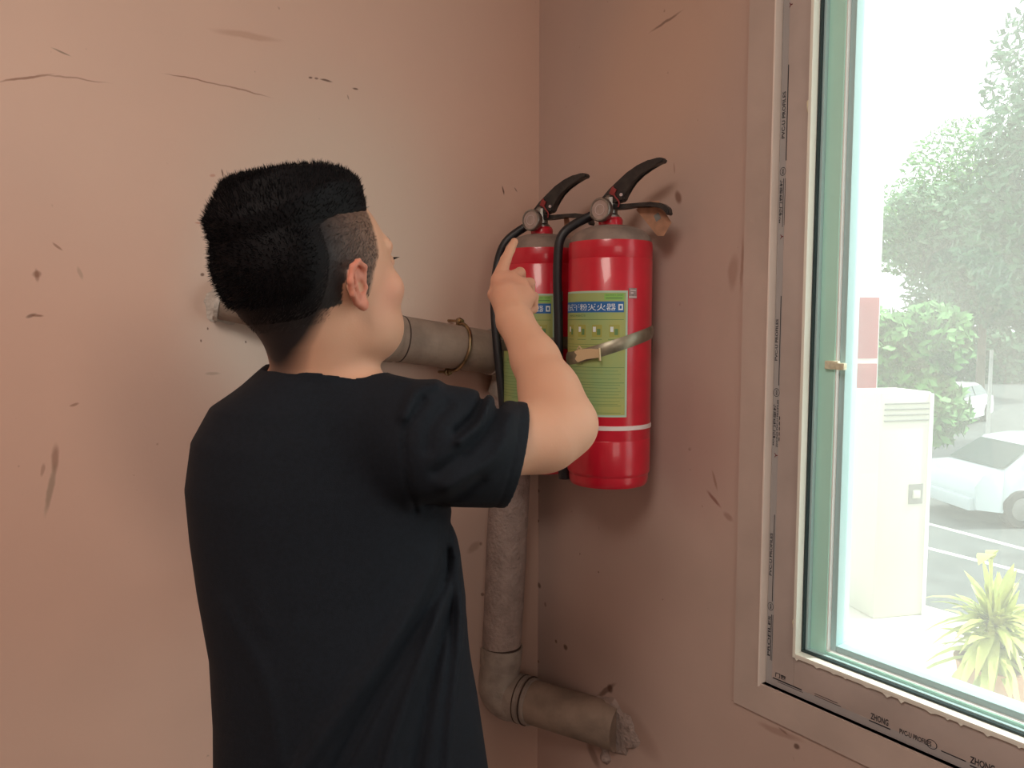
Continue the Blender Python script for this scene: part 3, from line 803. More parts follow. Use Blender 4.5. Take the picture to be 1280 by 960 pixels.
def make_strap(E, label, tilt):
    t = empty('wall_strap', (E.x, E.y, ZB + .285))
    bm = bmesh.new(); n = 72; rings = []
    for i in range(n + 1):                              # open band whose ends run back to the wall
        a = PI - math.radians(168) + math.radians(336) * i / n      # centred on -x (into the room)
        c = Vector((math.cos(a), math.sin(a), 0)); k = .0
        zc = tilt * (c.dot(RT))
        rr = [bm.verts.new(c * (RB + r_) + Vector((0, 0, zc + h_))) for r_, h_ in ((.0012, -.013), (.0035, -.008), (.0045, 0), (.0035, .008), (.0012, .013), (.0008, 0))]
        rings.append(rr)
    for a_, b_ in zip(rings, rings[1:]):
        for k in range(6): bm.faces.new((a_[k], a_[(k + 1) % 6], b_[(k + 1) % 6], b_[k]))
    bm.faces.new(rings[0]); bm.faces.new(rings[-1][::-1])
    obj('band', bm, M['strap'], t)
    for i in (0, -1):
        a = PI - math.radians(168) if i == 0 else PI + math.radians(168)
        c = Vector((math.cos(a), math.sin(a), 0)) * (RB + .003); zc = tilt * c.normalized().dot(RT); wl_ = -E.x
        bm = bmesh.new(); pts_ = [c + Vector((0, 0, zc)), Vector(((c.x + wl_) / 2, c.y * 1.02, zc)), Vector((wl_ - .002, c.y * 1.05, zc))]
        for q1, q2 in zip(pts_, pts_[1:]):
            v_ = [bm.verts.new(q1 + Vector((0, 0, -.011))), bm.verts.new(q2 + Vector((0, 0, -.011))), bm.verts.new(q2 + Vector((0, 0, .011))), bm.verts.new(q1 + Vector((0, 0, .011)))]
            bm.faces.new(v_)
        r_ = bmesh.ops.extrude_face_region(bm, geom=list(bm.faces)); bmesh.ops.translate(bm, vec=(0, .0015 * (1 if c.y > 0 else -1), 0), verts=[g for g in r_['geom'] if isinstance(g, bmesh.types.BMVert)])
        obj('strap_end', bm, M['strap'], t)
    # buckle: folded bright plate at the left front
    a = TO_CAM - math.radians(36)
    rad = Vector((math.cos(a), math.sin(a), 0)); tan = Vector((-math.sin(a), math.cos(a), 0))      # tan points to viewer's right
    if tan.dot(RT) < 0: tan = -tan
    zc = tilt * rad.dot(RT)
    bm = bmesh.new(); ribbon(bm, [(-.026, .004), (-.018, .009), (.010, .011), (.030, .010), (.032, .004), (.030, -.006), (.000, -.010), (-.018, -.016), (-.024, -.010), (-.020, -.002)], .004, rad * (RB + .0095) + Vector((0, 0, zc)), tan, (0, 0, 1), rad)
    bk = obj('buckle', bm, M['buckle'], t, smooth=False)
    bm = bmesh.new(); tube(bm, [rad * (RB + .012) + tan * .031 + Vector((0, 0, zc + .013)), rad * (RB + .012) + tan * .033 + Vector((0, 0, zc - .012))], .0022, 8)
    obj('buckle_pin', bm, M['buckle'], bk); bm = bmesh.new()
    tube(bm, [rad * (RB + .012) - tan * .018 + Vector((0, 0, zc + .009)), rad * (RB + .012) - tan * .014 + Vector((0, 0, zc + .015)), rad * (RB + .012) - tan * .008 + Vector((0, 0, zc + .010))], .0018, 8)
    obj('buckle_hook', bm, M['buckle'], bk)
    bm = bmesh.new(); box(bm, -E.x - .004, -E.x - .0005, -.020, .020, -.020, .014, .001); obj('back_plate', bm, M['strap'], t)
    tag(t, label, 'strap', 'metal straps holding the extinguishers'); return t


make_strap(NE, 'tarnished metal strap with bright buckle around the extinguisher nearer the window', .028)
make_strap(FE, 'tarnished metal strap around the extinguisher nearer the corner, behind the forearm', .004)

# ================================================================== PERSON (implicit surfaces, meshed once)
def length(P): return np.sqrt((P * P).sum(1))


def cone(P, a, b, ra, rb):
    a = np.asarray(a, float); b = np.asarray(b, float); ba = b - a
    t = np.clip(((P - a) @ ba) / (ba @ ba), 0, 1)
    return length(P - a - t[:, None] * ba) - (ra + (rb - ra) * t)


def ell(P, c, r, Rm=None):
    q = P - np.asarray(c, float)
    if Rm is not None: q = q @ Rm
    r = np.asarray(r, float); k0 = length(q / r); k1 = length(q / (r * r)) + 1e-9
    return k0 * (k0 - 1) / k1


def smin(a, b, k):
    h = np.clip(.5 + .5 * (b - a) / k, 0, 1); return b + (a - b) * h - k * h * (1 - h)


def smax(a, b, k): return -smin(-a, -b, k)


def mesh_sdf(f, lo, hi, h, bs=12):
    lo = np.array(lo, float); hi = np.array(hi, float)
    nb = np.ceil((hi - lo) / (h * bs)).astype(int); n = nb * bs + 1
    D = np.ones(tuple(n), np.float32)
    bc = np.stack(np.meshgrid(*[np.arange(k) for k in nb], indexing='ij'), -1).reshape(-1, 3)
    cen = lo + (bc + .5) * bs * h; v = f(cen); half = bs * h * .87
    for b_, s in zip(bc[v < -half * 1.3], v[v < -half * 1.3]):
        i, j, k = b_ * bs; D[i:i + bs + 1, j:j + bs + 1, k:k + bs + 1] = -1
    g = np.stack(np.meshgrid(*[np.arange(bs + 1)] * 3, indexing='ij'), -1).reshape(-1, 3)
    act = bc[np.abs(v) <= half * 1.9]
    for s in range(0, len(act), 60):
        blk = act[s:s + 60]
        idx = (blk[:, None, :] * bs + g[None]).reshape(-1, 3)
        vals = f(lo + idx * h).astype(np.float32)
        D[idx[:, 0], idx[:, 1], idx[:, 2]] = vals
    ins = D < 0
    c = [ins[dx:n[0] - 1 + dx, dy:n[1] - 1 + dy, dz:n[2] - 1 + dz] for dx in (0, 1) for dy in (0, 1) for dz in (0, 1)]
    alla = c[0].copy(); anya = c[0].copy()
    for q in c[1:]: alla &= q; anya |= q
    cells = np.argwhere(anya & ~alla); ci = -np.ones(tuple(n - 1), np.int32); ci[tuple(cells.T)] = np.arange(len(cells))
    acc = np.zeros((len(cells), 3)); cnt = np.zeros(len(cells))
    cor = [(dx, dy, dz) for dx in (0, 1) for dy in (0, 1) for dz in (0, 1)]
    for a in cor:
        for ax in range(3):
            if a[ax]: continue
            b_ = list(a); b_[ax] = 1
            va = D[tuple((cells + a).T)]; vb = D[tuple((cells + b_).T)]; m = (va < 0) != (vb < 0)
            t = np.where(m, va / np.where(m, va - vb, 1), 0); p = np.array(a, float)[None].repeat(len(cells), 0); p[:, ax] += t
            acc[m] += p[m]; cnt[m] += 1
    V = lo + (cells + acc / cnt[:, None]) * h
    Q = []
    for ax in range(3):
        sl0 = [slice(None)] * 3; sl1 = [slice(None)] * 3; sl0[ax] = slice(0, -1); sl1[ax] = slice(1, None)
        ch = ins[tuple(sl0)] != ins[tuple(sl1)]; e = np.argwhere(ch)
        u, w = [k for k in range(3) if k != ax]
        ok = (e[:, u] > 0) & (e[:, w] > 0) & (e[:, u] < n[u] - 1) & (e[:, w] < n[w] - 1); e = e[ok]
        def cc(du, dw):
            x = e.copy(); x[:, u] += du; x[:, w] += dw; return ci[tuple(x.T)]
        q = np.stack([cc(-1, -1), cc(0, -1), cc(0, 0), cc(-1, 0)], 1)
        flip = ins[tuple(e.T)]
        if ax == 1: flip = ~flip
        q[~flip] = q[~flip][:, ::-1]
        Q.append(q)
    Q = np.concatenate(Q); Q = Q[(Q >= 0).all(1)]
    return V, Q


def np_mesh(name, V, Q, m, parent, origin, smooth=True):
    V = fromL(V) - np.array(origin)
    me = bpy.data.meshes.new(name); me.vertices.add(len(V)); me.vertices.foreach_set('co', V.astype(np.float32).ravel())
    k = Q.shape[1]; me.loops.add(len(Q) * k); me.loops.foreach_set('vertex_index', Q.astype(np.int32).ravel()); me.polygons.add(len(Q))
    me.polygons.foreach_set('loop_start', np.arange(0, len(Q) * k, k, dtype=np.int32)); me.polygons.foreach_set('loop_total', np.full(len(Q), k, np.int32))
    me.polygons.foreach_set('use_smooth', np.full(len(Q), smooth)); me.materials.append(m); me.update(calc_edges=True); me.validate()
    o = bpy.data.objects.new(name, me); COL.objects.link(o); o.parent = parent; return o


HS = 1.10                                              # head frame and size
th_, ph_, ro_ = math.radians(39), math.radians(12), math.radians(0)
hf = np.array((math.sin(th_) * math.cos(ph_), math.cos(th_) * math.cos(ph_), math.sin(ph_)))
hr = np.array((math.cos(th_), -math.sin(th_), 0)); hu = np.cross(hr, hf)
HM = np.stack([hr, hf, hu])                            # rows: local axes in the level frame
HC = L(397, 346, 1.0)
def hl(p): return HC + (np.asarray(p, float) * HS) @ HM
def toh(P): return ((P - HC) @ HM.T) / HS


def head_f(P):
    q = toh(P)
    qa = q.copy(); qa[:, 0] = np.abs(qa[:, 0])
    d = ell(q, (0, -.014, .030), (.076, .096, .086))
    d = smin(d, ell(q, (0, -.040, .0), (.064, .058, .068)), .03)
    d = smin(d, ell(q, (0, .026, -.014), (.067, .064, .092)), .03)
    d = smin(d, ell(qa, (.034, .034, -.070), (.028, .046, .034)), .03)          # jaw angle
    d = smin(d, ell(q, (0, .050, -.082), (.040, .038, .032)), .03)
    d = smin(d, ell(q, (0, .076, -.100), (.018, .016, .015)), .02)              # chin
    d = smin(d, ell(qa, (.046, .062, -.026), (.020, .020, .018)), .02)          # cheekbone
    d = smin(d, ell(qa, (.026, .072, .024), (.028, .011, .010)), .014)          # brow
    d = smax(d, -ell(qa, (.030, .100, .004), (.017, .014, .011)), .012)         # socket
    d = smin(d, ell(qa, (.030, .080, .004), (.013, .012, .011)), .003)          # eyeball under lids
    d = smin(d, cone(q, (0, .082, .004), (0, .110, -.034), .007, .010), .010)   # nose
    d = smin(d, ell(qa, (.012, .098, -.038), (.009, .010, .007)), .006)
    d = smin(d, ell(q, (0, .092, -.060), (.022, .011, .006)), .006)             # lips
    d = smin(d, ell(q, (0, .090, -.070), (.020, .011, .007)), .006)
    d = smax(d, -ell(q, (0, .105, -.0652), (.022, .008, .0018)), .003)
    # ears
    m = np.abs(qa[:, 0] - .085) < .035
    if m.any():
        o = np.array((.0735, -.006, -.012)); e = o + (qa[m] - o) / .80
        # ear frame: helix leans back; sticks out of the head
        def E(x, y, z): return o + np.array((x, y, z))
        hel = [E(.004, .012, .006), E(.012, .010, .024), E(.018, -.004, .034), E(.021, -.018, .028), E(.020, -.025, .010), E(.016, -.022, -.008), E(.010, -.012, -.022), E(.005, .002, -.030), E(.001, .009, -.026)]
        ed = ell(e, E(.007, -.005, .002), (.006, .017, .027))
        for a_, b_ in zip(hel, hel[1:]): ed = smin(ed, cone(e, a_, b_, .0042, .0042), .004)
        ed = smin(ed, ell(e, E(.008, .000, -.026), (.006, .009, .009)), .005)    # lobe
        ant = [E(.014, -.012, .018), E(.016, -.014, .002), E(.012, -.008, -.012)]
        for a_, b_ in zip(ant, ant[1:]): ed = smin(ed, cone(e, a_, b_, .0032, .0032), .004)
        ed = smax(ed, -ell(e, E(.013, .001, -.002), (.008, .0075, .011)), .003)  # concha
        ed = smin(ed, ell(e, E(.006, .011, -.004), (.005, .003, .005)), .003)    # tragus
        d[m] = smin(d[m], ed * .80, .005)
    return d * HS


# joints
NB = L(407, 492, 1.035); ShR = L(518, 552, .985); ShL = L(320, 570, 1.12)
El = L(702, 530, 1.135); Wr = L(644, 402, 1.285)
tors = [(455, 400, 50, .055, 1.03), (480, 398, 78, .075, 1.03), (505, 398, 112, .090, 1.035), (545, 400, 134, .105, 1.04), (600, 405, 146, .118, 1.045), (660, 408, 145, .122, 1.045), (720, 416, 145, .120, 1.04),
        (800, 428, 144, .120, 1.03), (880, 438, 150, .125, 1.03), (980, 446, 158, .13, 1.03), (1060, 448, 160, .13, 1.03)]
TZ = []; 
for py, cx, hw, b_, dd in tors:
    c = L(cx, py, dd); TZ.append((c[2], c[0], c[1], hw * dd / F, b_))
TZ = np.array(TZ[::-1]); TYAW = math.radians(-26)


def torso_f(P, grow=0.0, slack=0.0, zend=None):
    z = P[:, 2]; cx = np.interp(z, TZ[:, 0], TZ[:, 1]); cy = np.interp(z, TZ[:, 0], TZ[:, 2]); a = np.interp(z, TZ[:, 0], TZ[:, 3]); b_ = np.interp(z, TZ[:, 0], TZ[:, 4])
    # apparent half width -> true half width for the turned torso
    ct, st = math.cos(TYAW), math.sin(TYAW)
    at_ = np.sqrt(np.maximum(a * a - (b_ * st) ** 2, .02 ** 2)) / ct + grow + slack; bt = b_ + grow + slack
    x = P[:, 0] - cx; y = P[:, 1] - cy
    u = x * ct - y * st; v = x * st + y * ct
    k = (np.abs(u / at_) ** 2.3 + np.abs(v / bt) ** 2.3) ** (1 / 2.3)
    d = (k - 1) * np.minimum(at_, bt) * .9
    top = TZ[-1, 0]; d = np.maximum(d, z - top)
    if zend is not None: d = np.maximum(d, zend - z)
    return d


def arm_prims():
    return [(ShR, L(600, 560, 1.05), .050, .049, .03), (L(600, 560, 1.05), L(680, 545, 1.115), .0500, .0475, .02), (L(680, 545, 1.115), El, .0475, .041, .03), (El, L(717, 531, 1.135), .034, .026, .03),
            (El, L(687, 490, 1.175), .041, .040, .035), (L(687, 490, 1.175), L(669, 450, 1.225), .040, .036, .035), (L(670, 450, 1.225), Wr, .036, .0295, .02)]


def Lh(px, py, d): return L(px, py, d)


HAND = [  # palm
    (Lh(643, 400, 1.29), Lh(634, 372, 1.325), .0285, .027, .015), (Lh(636, 384, 1.31), Lh(625, 352, 1.355), .020, .017, .012),
    (Lh(640, 384, 1.31), Lh(639, 352, 1.36), .020, .017, .012), (Lh(644, 386, 1.31), Lh(651, 359, 1.355), .020, .0165, .012), (Lh(646, 390, 1.305), Lh(659, 371, 1.345), .018, .0150, .012)]
FING = [  # each finger its own chain
    [(Lh(624, 348, 1.36), .0135), (Lh(632, 325, 1.39), .0098), (Lh(638, 312, 1.405), .0085), (Lh(643, 302, 1.42), .0070)],
    [(Lh(640, 347, 1.365), .0125), (Lh(650, 341, 1.40), .0100), (Lh(653, 358, 1.415), .0090), (Lh(645, 366, 1.40), .0080)],
    [(Lh(652, 355, 1.36), .0120), (Lh(662, 354, 1.39), .0098), (Lh(663, 372, 1.402), .0088), (Lh(655, 378, 1.388), .0078)],
    [(Lh(660, 368, 1.348), .0110), (Lh(667, 371, 1.37), .0088), (Lh(667, 386, 1.378), .0078), (Lh(659, 390, 1.365), .0070)],
    [(Lh(630, 386, 1.315), .0160), (Lh(618, 368, 1.345), .0118), (Lh(622, 350, 1.375), .0098), (Lh(634, 342, 1.390), .0082)]]
LEl = L(318, 770, 1.25); LWr = L(392, 735, 1.37)


def body_f(P):
    d = np.full(len(P), 9.0)
    hb = length(P - HC) < .26
    if hb.any(): d[hb] = head_f(P[hb])
    d[~hb] = length(P[~hb] - HC) - .12
    d = smin(d, cone(P, hl((0, -.024, -.055)), NB + (0, .01, 0), .055, .058), .025)
    d = smin(d, cone(P, hl((0, -.030, -.05)), L(405, 470, 1.015), .048, .053), .02)
    d = smin(d, torso_f(P, -.012), .04)
    d = smin(d, cone(P, L(380, 492, 1.05), ShL, .045, .050), .03); d = smin(d, cone(P, L(430, 495, 1.02), ShR, .045, .052), .03)
    for a, b_, ra, rb, k in arm_prims(): d = smin(d, cone(P, a, b_, ra, rb), k)
    d = smin(d, cone(P, ShL, LEl, .048, .040), .03); d = smin(d, cone(P, LEl, LWr, .040, .028), .02)
    d = smin(d, ell(P, LWr + (.035, .01, .01), (.045, .022, .040)), .02)
    m = length(P - Lh(642, 362, 1.35)) < .13
    if m.any():
        q = P[m]; e = d[m]
        for a, b_, ra, rb, k in HAND: e = smin(e, cone(q, a, b_, ra, rb), k)
        for ch in FING:
            fd = None
            for (a, ra), (b_, rb) in zip(ch, ch[1:]):
                c = cone(q, a, b_, ra, rb); fd = c if fd is None else smin(fd, c, .003)
            e = smin(e, fd, .0035)
        for x_ in (.0,):
            pass
        d[m] = e
    # left hand fingers (hidden in front of the body)
    m = length(P - LWr) < .16
    if m.any():
        q = P[m]; e = d[m]
        for i in range(4):
            a = LWr + np.array((.05, .0, .035 - .018 * i)); e = smin(e, cone(q, a, a + (.055, .012, .0), .0095, .007), .003)
        e = smin(e, cone(q, LWr + (.02, 0, .03), LWr + (.05, -.01, .07), .012, .008), .006); d[m] = e
    return np.maximum(d, .86 - P[:, 2])


feet = fromL(np.array([[NB[0] + .01, NB[1] + .03, 0.0]]))[0]
person = empty('person', feet)
V, Q = mesh_sdf(body_f, (-.52, .78, .80), (.20, 1.50, 1.76), .0026)
body = np_mesh('body', V, Q, M['skin'], person, feet)


# hair region in head coordinates --------------------------------------------------
def hair_len(q):
    """length of the hair over the skull (metres, head units); negative = bare skin. q: n x 3 head-local"""
    x, y, z = np.abs(q[:, 0]), q[:, 1], q[:, 2]
    front = np.interp(z, [-.13, -.07, -.030, -.024, .0, .02, .045, .07, .12], [-.058, -.052, -.034, .016, .026, .040, .044, .050, .052]) + .020 * np.clip(1 - x / .045, 0, 1) * np.clip((z - .04) / .03, 0, 1)
    behind = (z < -.030)
    inside = front - y
    # ear opening
    near_ear = (x > .055) & (((y + .008) / .017) ** 2 + ((z + .018) / .024) ** 2 < 1)
    nape = z + .128 - 1.1 * np.clip(x - .018, 0, 1)
    m = np.minimum(inside * 1.0, nape)
    top = np.clip((z - .060 + .25 * np.clip(-y - .01, 0, .1)) / .042, 0, 1)
    back = np.clip((-y - .020) / .045, 0, 1) * np.clip((z + .055) / .08, 0, 1)
    back *= 1 - .55 * np.clip((x - .050) / .02, 0, 1) * np.clip((y + .08) / .05, 0, 1)
    ln = .0022 + .0085 * back
    ln = np.maximum(ln, .024 * top)
    ln = np.where(near_ear | (m < 0), -.01, ln)
    return ln, m


def head_local_dir(q):
    n = q - np.array((0, -.012, .015)); n[:, 2] *= 1.0
    n /= np.maximum(length(n), 1e-6)[:, None]
    t = np.clip((q[:, 2] - .06) / .03, 0, 1)[:, None]
    upd = np.array((0, .18, 1.0)); upd = upd / np.linalg.norm(upd)
    d = n * (1 - .80 * t) + upd * (.80 * t)
    return d / length(d)[:, None]


# colour attributes
q = toh(V); ln, mm = hair_len(q); hd = length(V - HC) < .19
edge = np.clip(mm / .006, 0, 1); sc_ = np.where(hd & (ln > 0), edge * (.66 + .34 * np.clip((.035 - q[:, 1]) / .07, 0, 1)), 0)
fade = np.clip((mm) / .02, 0, 1); sc_ *= np.where(q[:, 2] < -.03, fade, 1)
earq = (np.abs(q[:, 0]) > .0795) & (q[:, 2] < .018) & (q[:, 2] > -.040) & (q[:, 1] > -.032) & (q[:, 1] < .008)
sc_[earq] = 0
fl = np.where(earq & hd, .75, 0.0)
fl = np.maximum(fl, .35 * np.exp(-(length(q - np.array((.06, .05, -.03))) / .03) ** 2))
dh = length(V - Lh(640, 360, 1.35)); fl = np.maximum(fl, .35 * np.clip(1 - dh / .09, 0, 1))
for nm, arr in (('scalp', sc_), ('flush', fl)):
    at_ = body.data.attributes.new(nm, 'FLOAT', 'POINT'); at_.data.foreach_set('value', arr.astype(np.float32))


# hair mass: an undercoat close to the skull and separate strands
def skull_f(P):
    return head_f(P)


def hair_f(P):
    q = toh(P); ln, mm = hair_len(q)
    base = skull_noear(q)
    jit = 0
    th = np.where(ln > .003, ln * .92 - .0036, -.006)
    # the top is clipped to a level plane, square at the front
    pl_ = q[:, 2] - (.124 - .15 * np.clip(q[:, 1], 0, .1) - .25 * np.clip(-q[:, 1] - .05, 0, .1))
    d = base - th
    topbox = np.maximum((np.sqrt((q[:, 0] / .050) ** 2 + ((q[:, 1] + .022) / .066) ** 2) - 1) * .052, .085 - q[:, 2])
    topbox = smax(topbox, base - .030, .012)
    d = smin(d, topbox + .002, .020)
    d = smax(d, pl_, .006)
    d = np.maximum(d, -mm * .6 - .004 if False else (-mm))
    return d * HS


def skull_noear(q):
    qa = q.copy(); qa[:, 0] = np.abs(qa[:, 0])
    d = ell(q, (0, -.014, .030), (.076, .096, .086))
    d = smin(d, ell(q, (0, -.040, .0), (.064, .058, .068)), .03)
    d = smin(d, ell(q, (0, .026, -.014), (.067, .064, .092)), .03)
    return d


lo = HC - .19; hi = HC + .19
Vh, Qh = mesh_sdf(hair_f, lo, hi, .003)
hair = np_mesh('hair', Vh, Qh, M['hair'], person, feet)


def strands(roots, dirs, lens, rad, bend=None, nseg=2):
    """roots, dirs in head-local; three-sided tapering spikes"""
    n = len(roots); out = []
    t = np.cross(dirs, rng.normal(size=(n, 3))); t /= length(t)[:, None]; s = np.cross(dirs, t)
    prm = [(0, 1.0), (.55, .8), (1.0, .12)]
    vs = []
    for f_, w in prm:
        c = roots + dirs * (lens * f_)[:, None]
        if bend is not None: c = c + bend * (f_ ** 2)
        for k in range(3):
            a = 2 * PI * k / 3; vs.append(c + (t * math.cos(a) + s * math.sin(a)) * (rad * w))
    Vs = np.stack(vs, 1).reshape(-1, 3); base = (np.arange(n) * 9)[:, None, None]; q = []
    for r_ in (0, 3):
        for k in range(3): q.append([r_ + k, r_ + (k + 1) % 3, r_ + 3 + (k + 1) % 3, r_ + 3 + k])
    Qs = (np.array(q)[None] + base).reshape(-1, 4)
    return HC + (Vs * HS) @ HM, Qs


# long strands rooted on the undercoat
cf = Vh[Qh[:, 0]]; qh = toh(cf); nrm = np.cross(Vh[Qh[:, 2]] - Vh[Qh[:, 0]], Vh[Qh[:, 3]] - Vh[Qh[:, 1]]) @ HM.T
nrm /= np.maximum(length(nrm), 1e-9)[:, None]
outd = head_local_dir(qh.copy()); sgn = np.sign((nrm * (qh - np.array((0, -.01, .02)))).sum(1)); nrm *= sgn[:, None]
lnh, mmh = hair_len(qh)
sel = (skull_noear(qh) > .002)
idx = rng.choice(np.where(sel)[0], 17000)
roots = qh[idx] + rng.normal(size=(len(idx), 3)) * .0012 - nrm[idx] * .003
dirs = .45 * nrm[idx] + .75 * outd[idx] + rng.normal(size=(len(idx), 3)) * .17; dirs /= length(dirs)[:, None]
lens = rng.uniform(.004, .0090, len(idx)) * np.where(qh[idx][:, 1] < -.06, 1.15, .85) * np.where(qh[idx][:, 2] < -.02, .55, 1)
Vs, Qs = strands(roots, dirs, lens, .00042)
np_mesh('hair_strands', Vs, Qs, M['hair'], person, feet)['kind'] = 'stuff'
# clipped side hair lying back along the skull
cb = V[Q[:, 0]]; selb = length(cb - HC) < .19; cb = cb[selb]; qb = toh(cb); lb, mb = hair_len(qb)
ok = (lb > 0) & (mb > .001) & (lb < .012) & (skull_noear(qb) < .002)
den = np.clip(mb / .010, .15, 1); ok &= rng.random(len(qb)) < den
ib = rng.choice(np.where(ok)[0], 20000); rb_ = qb[ib] + rng.normal(size=(len(ib), 3)) * .0008
nb_ = (rb_ - np.array((0, -.014, .030))) / np.array((.076, .096, .086)) ** 2; nb_ /= length(nb_)[:, None]
flow = np.stack([np.zeros(len(ib)), -.75 + 0 * rb_[:, 1], -.65 + 6 * rb_[:, 2].clip(-.05, .08)], 1); flow -= nb_ * (flow * nb_).sum(1)[:, None]; flow /= np.maximum(length(flow), 1e-6)[:, None]
db = flow + nb_ * .30 + rng.normal(size=(len(ib), 3)) * .12; db /= length(db)[:, None]
Vs, Qs = strands(rb_, db, rng.uniform(.0025, .0055, len(ib)), .00014)
np_mesh('clipped_hair', Vs, Qs, M['stubble'], person, feet)['kind'] = 'stuff'
# eyebrow and lashes
for s in (-1, 1):
    br = []; bd = []
    for i in range(90):
        t = rng.random(); br.append((s * (.014 + .036 * t), .092 - .020 * t ** 1.6, .024 + .006 * math.sin(t * 2.6) + rng.normal() * .0014)); bd.append((s * .8, -.25, .25))
    br = np.array(br); bd = np.array(bd) + rng.normal(size=(len(br), 3)) * .15; bd /= length(bd)[:, None]
    Vs, Qs = strands(br, bd, rng.uniform(.004, .007, len(br)), .0003); np_mesh('eyebrow', Vs, Qs, M['hair'], person, feet)
    br = []; bd = []
    for i in range(26):
        t = i / 25; br.append((s * (.019 + .024 * t), .090 - .006 * t, .006)); bd.append((s * (.2 + .5 * t), .8, .25))
    br = np.array(br); bd = np.array(bd); bd = bd / length(bd)[:, None]
    Vs, Qs = strands(br, bd, np.full(len(br), .008), .0003); np_mesh('eyelashes', Vs, Qs, M['hair'], person, feet)

# ------------------------------------------------------------------ T-shirt
_v = L(646, 568, 1.085) - np.array((0, 0, 1.48)); _h = L(664, 500, 1.085) - L(629, 636, 1.085); _n = np.cross(_v, _h); _n /= np.linalg.norm(_n)
SLa = L(520, 555, .985); SLb = L(644, 566, 1.085); sl_ax = (SLb - SLa) / np.linalg.norm(SLb - SLa)
_n = _n if _n[0] > 0 else -_n; HN = .75 * _n + .25 * sl_ax; HN /= np.linalg.norm(HN)
folds = [  # (pixels of the crease line on the back, half width m, depth m) negative depth = groove
    ([(562, 652), (548, 730), (505, 810), (455, 900), (400, 1010)], .010, -.013), ([(568, 660), (560, 740), (530, 820), (490, 930), (465, 1040)], .008, .011),
    ([(552, 668), (530, 740), (480, 820), (420, 900), (350, 1000)], .012, .010), ([(560, 690), (556, 770), (540, 850), (520, 960), (510, 1060)], .008, -.010),
    ([(572, 680), (575, 770), (565, 860), (555, 960), (550, 1060)], .010, .007), ([(566, 700), (566, 800), (556, 900), (545, 1050)], .006, -.006),
    ([(500, 632), (440, 640), (380, 632)], .010, .003), ([(560, 640), (500, 650), (420, 668)], .008, -.003),
    ([(262, 600), (300, 680), (330, 780)], .014, .003), ([(285, 610), (320, 700)], .010, -.003), ([(330, 500), (400, 520), (470, 505)], .012, -.002),
    ([(280, 760), (330, 850), (350, 950)], .012, .003)]
FO = []
for pts, w, dp in folds:
    pl2 = [L(px, py, .93)[[0, 2]] for px, py in pts]
    sp = spline([np.array((a, b_, 0)) for a, b_ in pl2], 4); FO.append((np.array([s[:2] for s in sp]), w, dp))
sfolds = [([(603, 498), (592, 520), (570, 540)], .006, -0.0096), ([(622, 503), (610, 535), (575, 570), (545, 590)], .008, -0.0080), ([(612, 500), (600, 530), (575, 552)], .006, 0.0112),
          ([(640, 520), (620, 570), (560, 610)], .010, 0.0096), ([(545, 480), (520, 490), (505, 520)], .008, 0.0096), ([(530, 500), (506, 540), (510, 600), (520, 640)], .004, -0.0048),
          ([(600, 600), (570, 620), (530, 630)], .008, -0.0064), ([(560, 505), (540, 530), (535, 560)], .008, -0.0064)]
SF = []
for pts, w, dp in sfolds:
    pl2 = [L(px, py, .97)[[0, 2]] for px, py in pts]
    sp = spline([np.array((a, b_, 0)) for a, b_ in pl2], 4); SF.append((np.array([s[:2] for s in sp]), w, dp))


def fold_d(P, FOL, ysc=.93):
    # compare as seen against the cloth: project to the reference depth of the crease lines
    x = P[:, 0] / P[:, 1] * ysc; z = (P[:, 2] - 1.48) / P[:, 1] * ysc + 1.48; tot = np.zeros(len(P))
    Q2 = np.stack([x, z], 1)
    for pl2, w, dp in FOL:
        best = np.full(len(P), 9.0); n = len(pl2)
        for i, (a, b_) in enumerate(zip(pl2, pl2[1:])):
            ba = b_ - a; t = np.clip(((Q2 - a) @ ba) / (ba @ ba), 0, 1); dd = np.sqrt(((Q2 - a - t[:, None] * ba) ** 2).sum(1)); best = np.minimum(best, dd)
        tot += dp * np.exp(-(best / w) ** 2)
    return np.clip(tot, -.009, .009)


HEM = .80


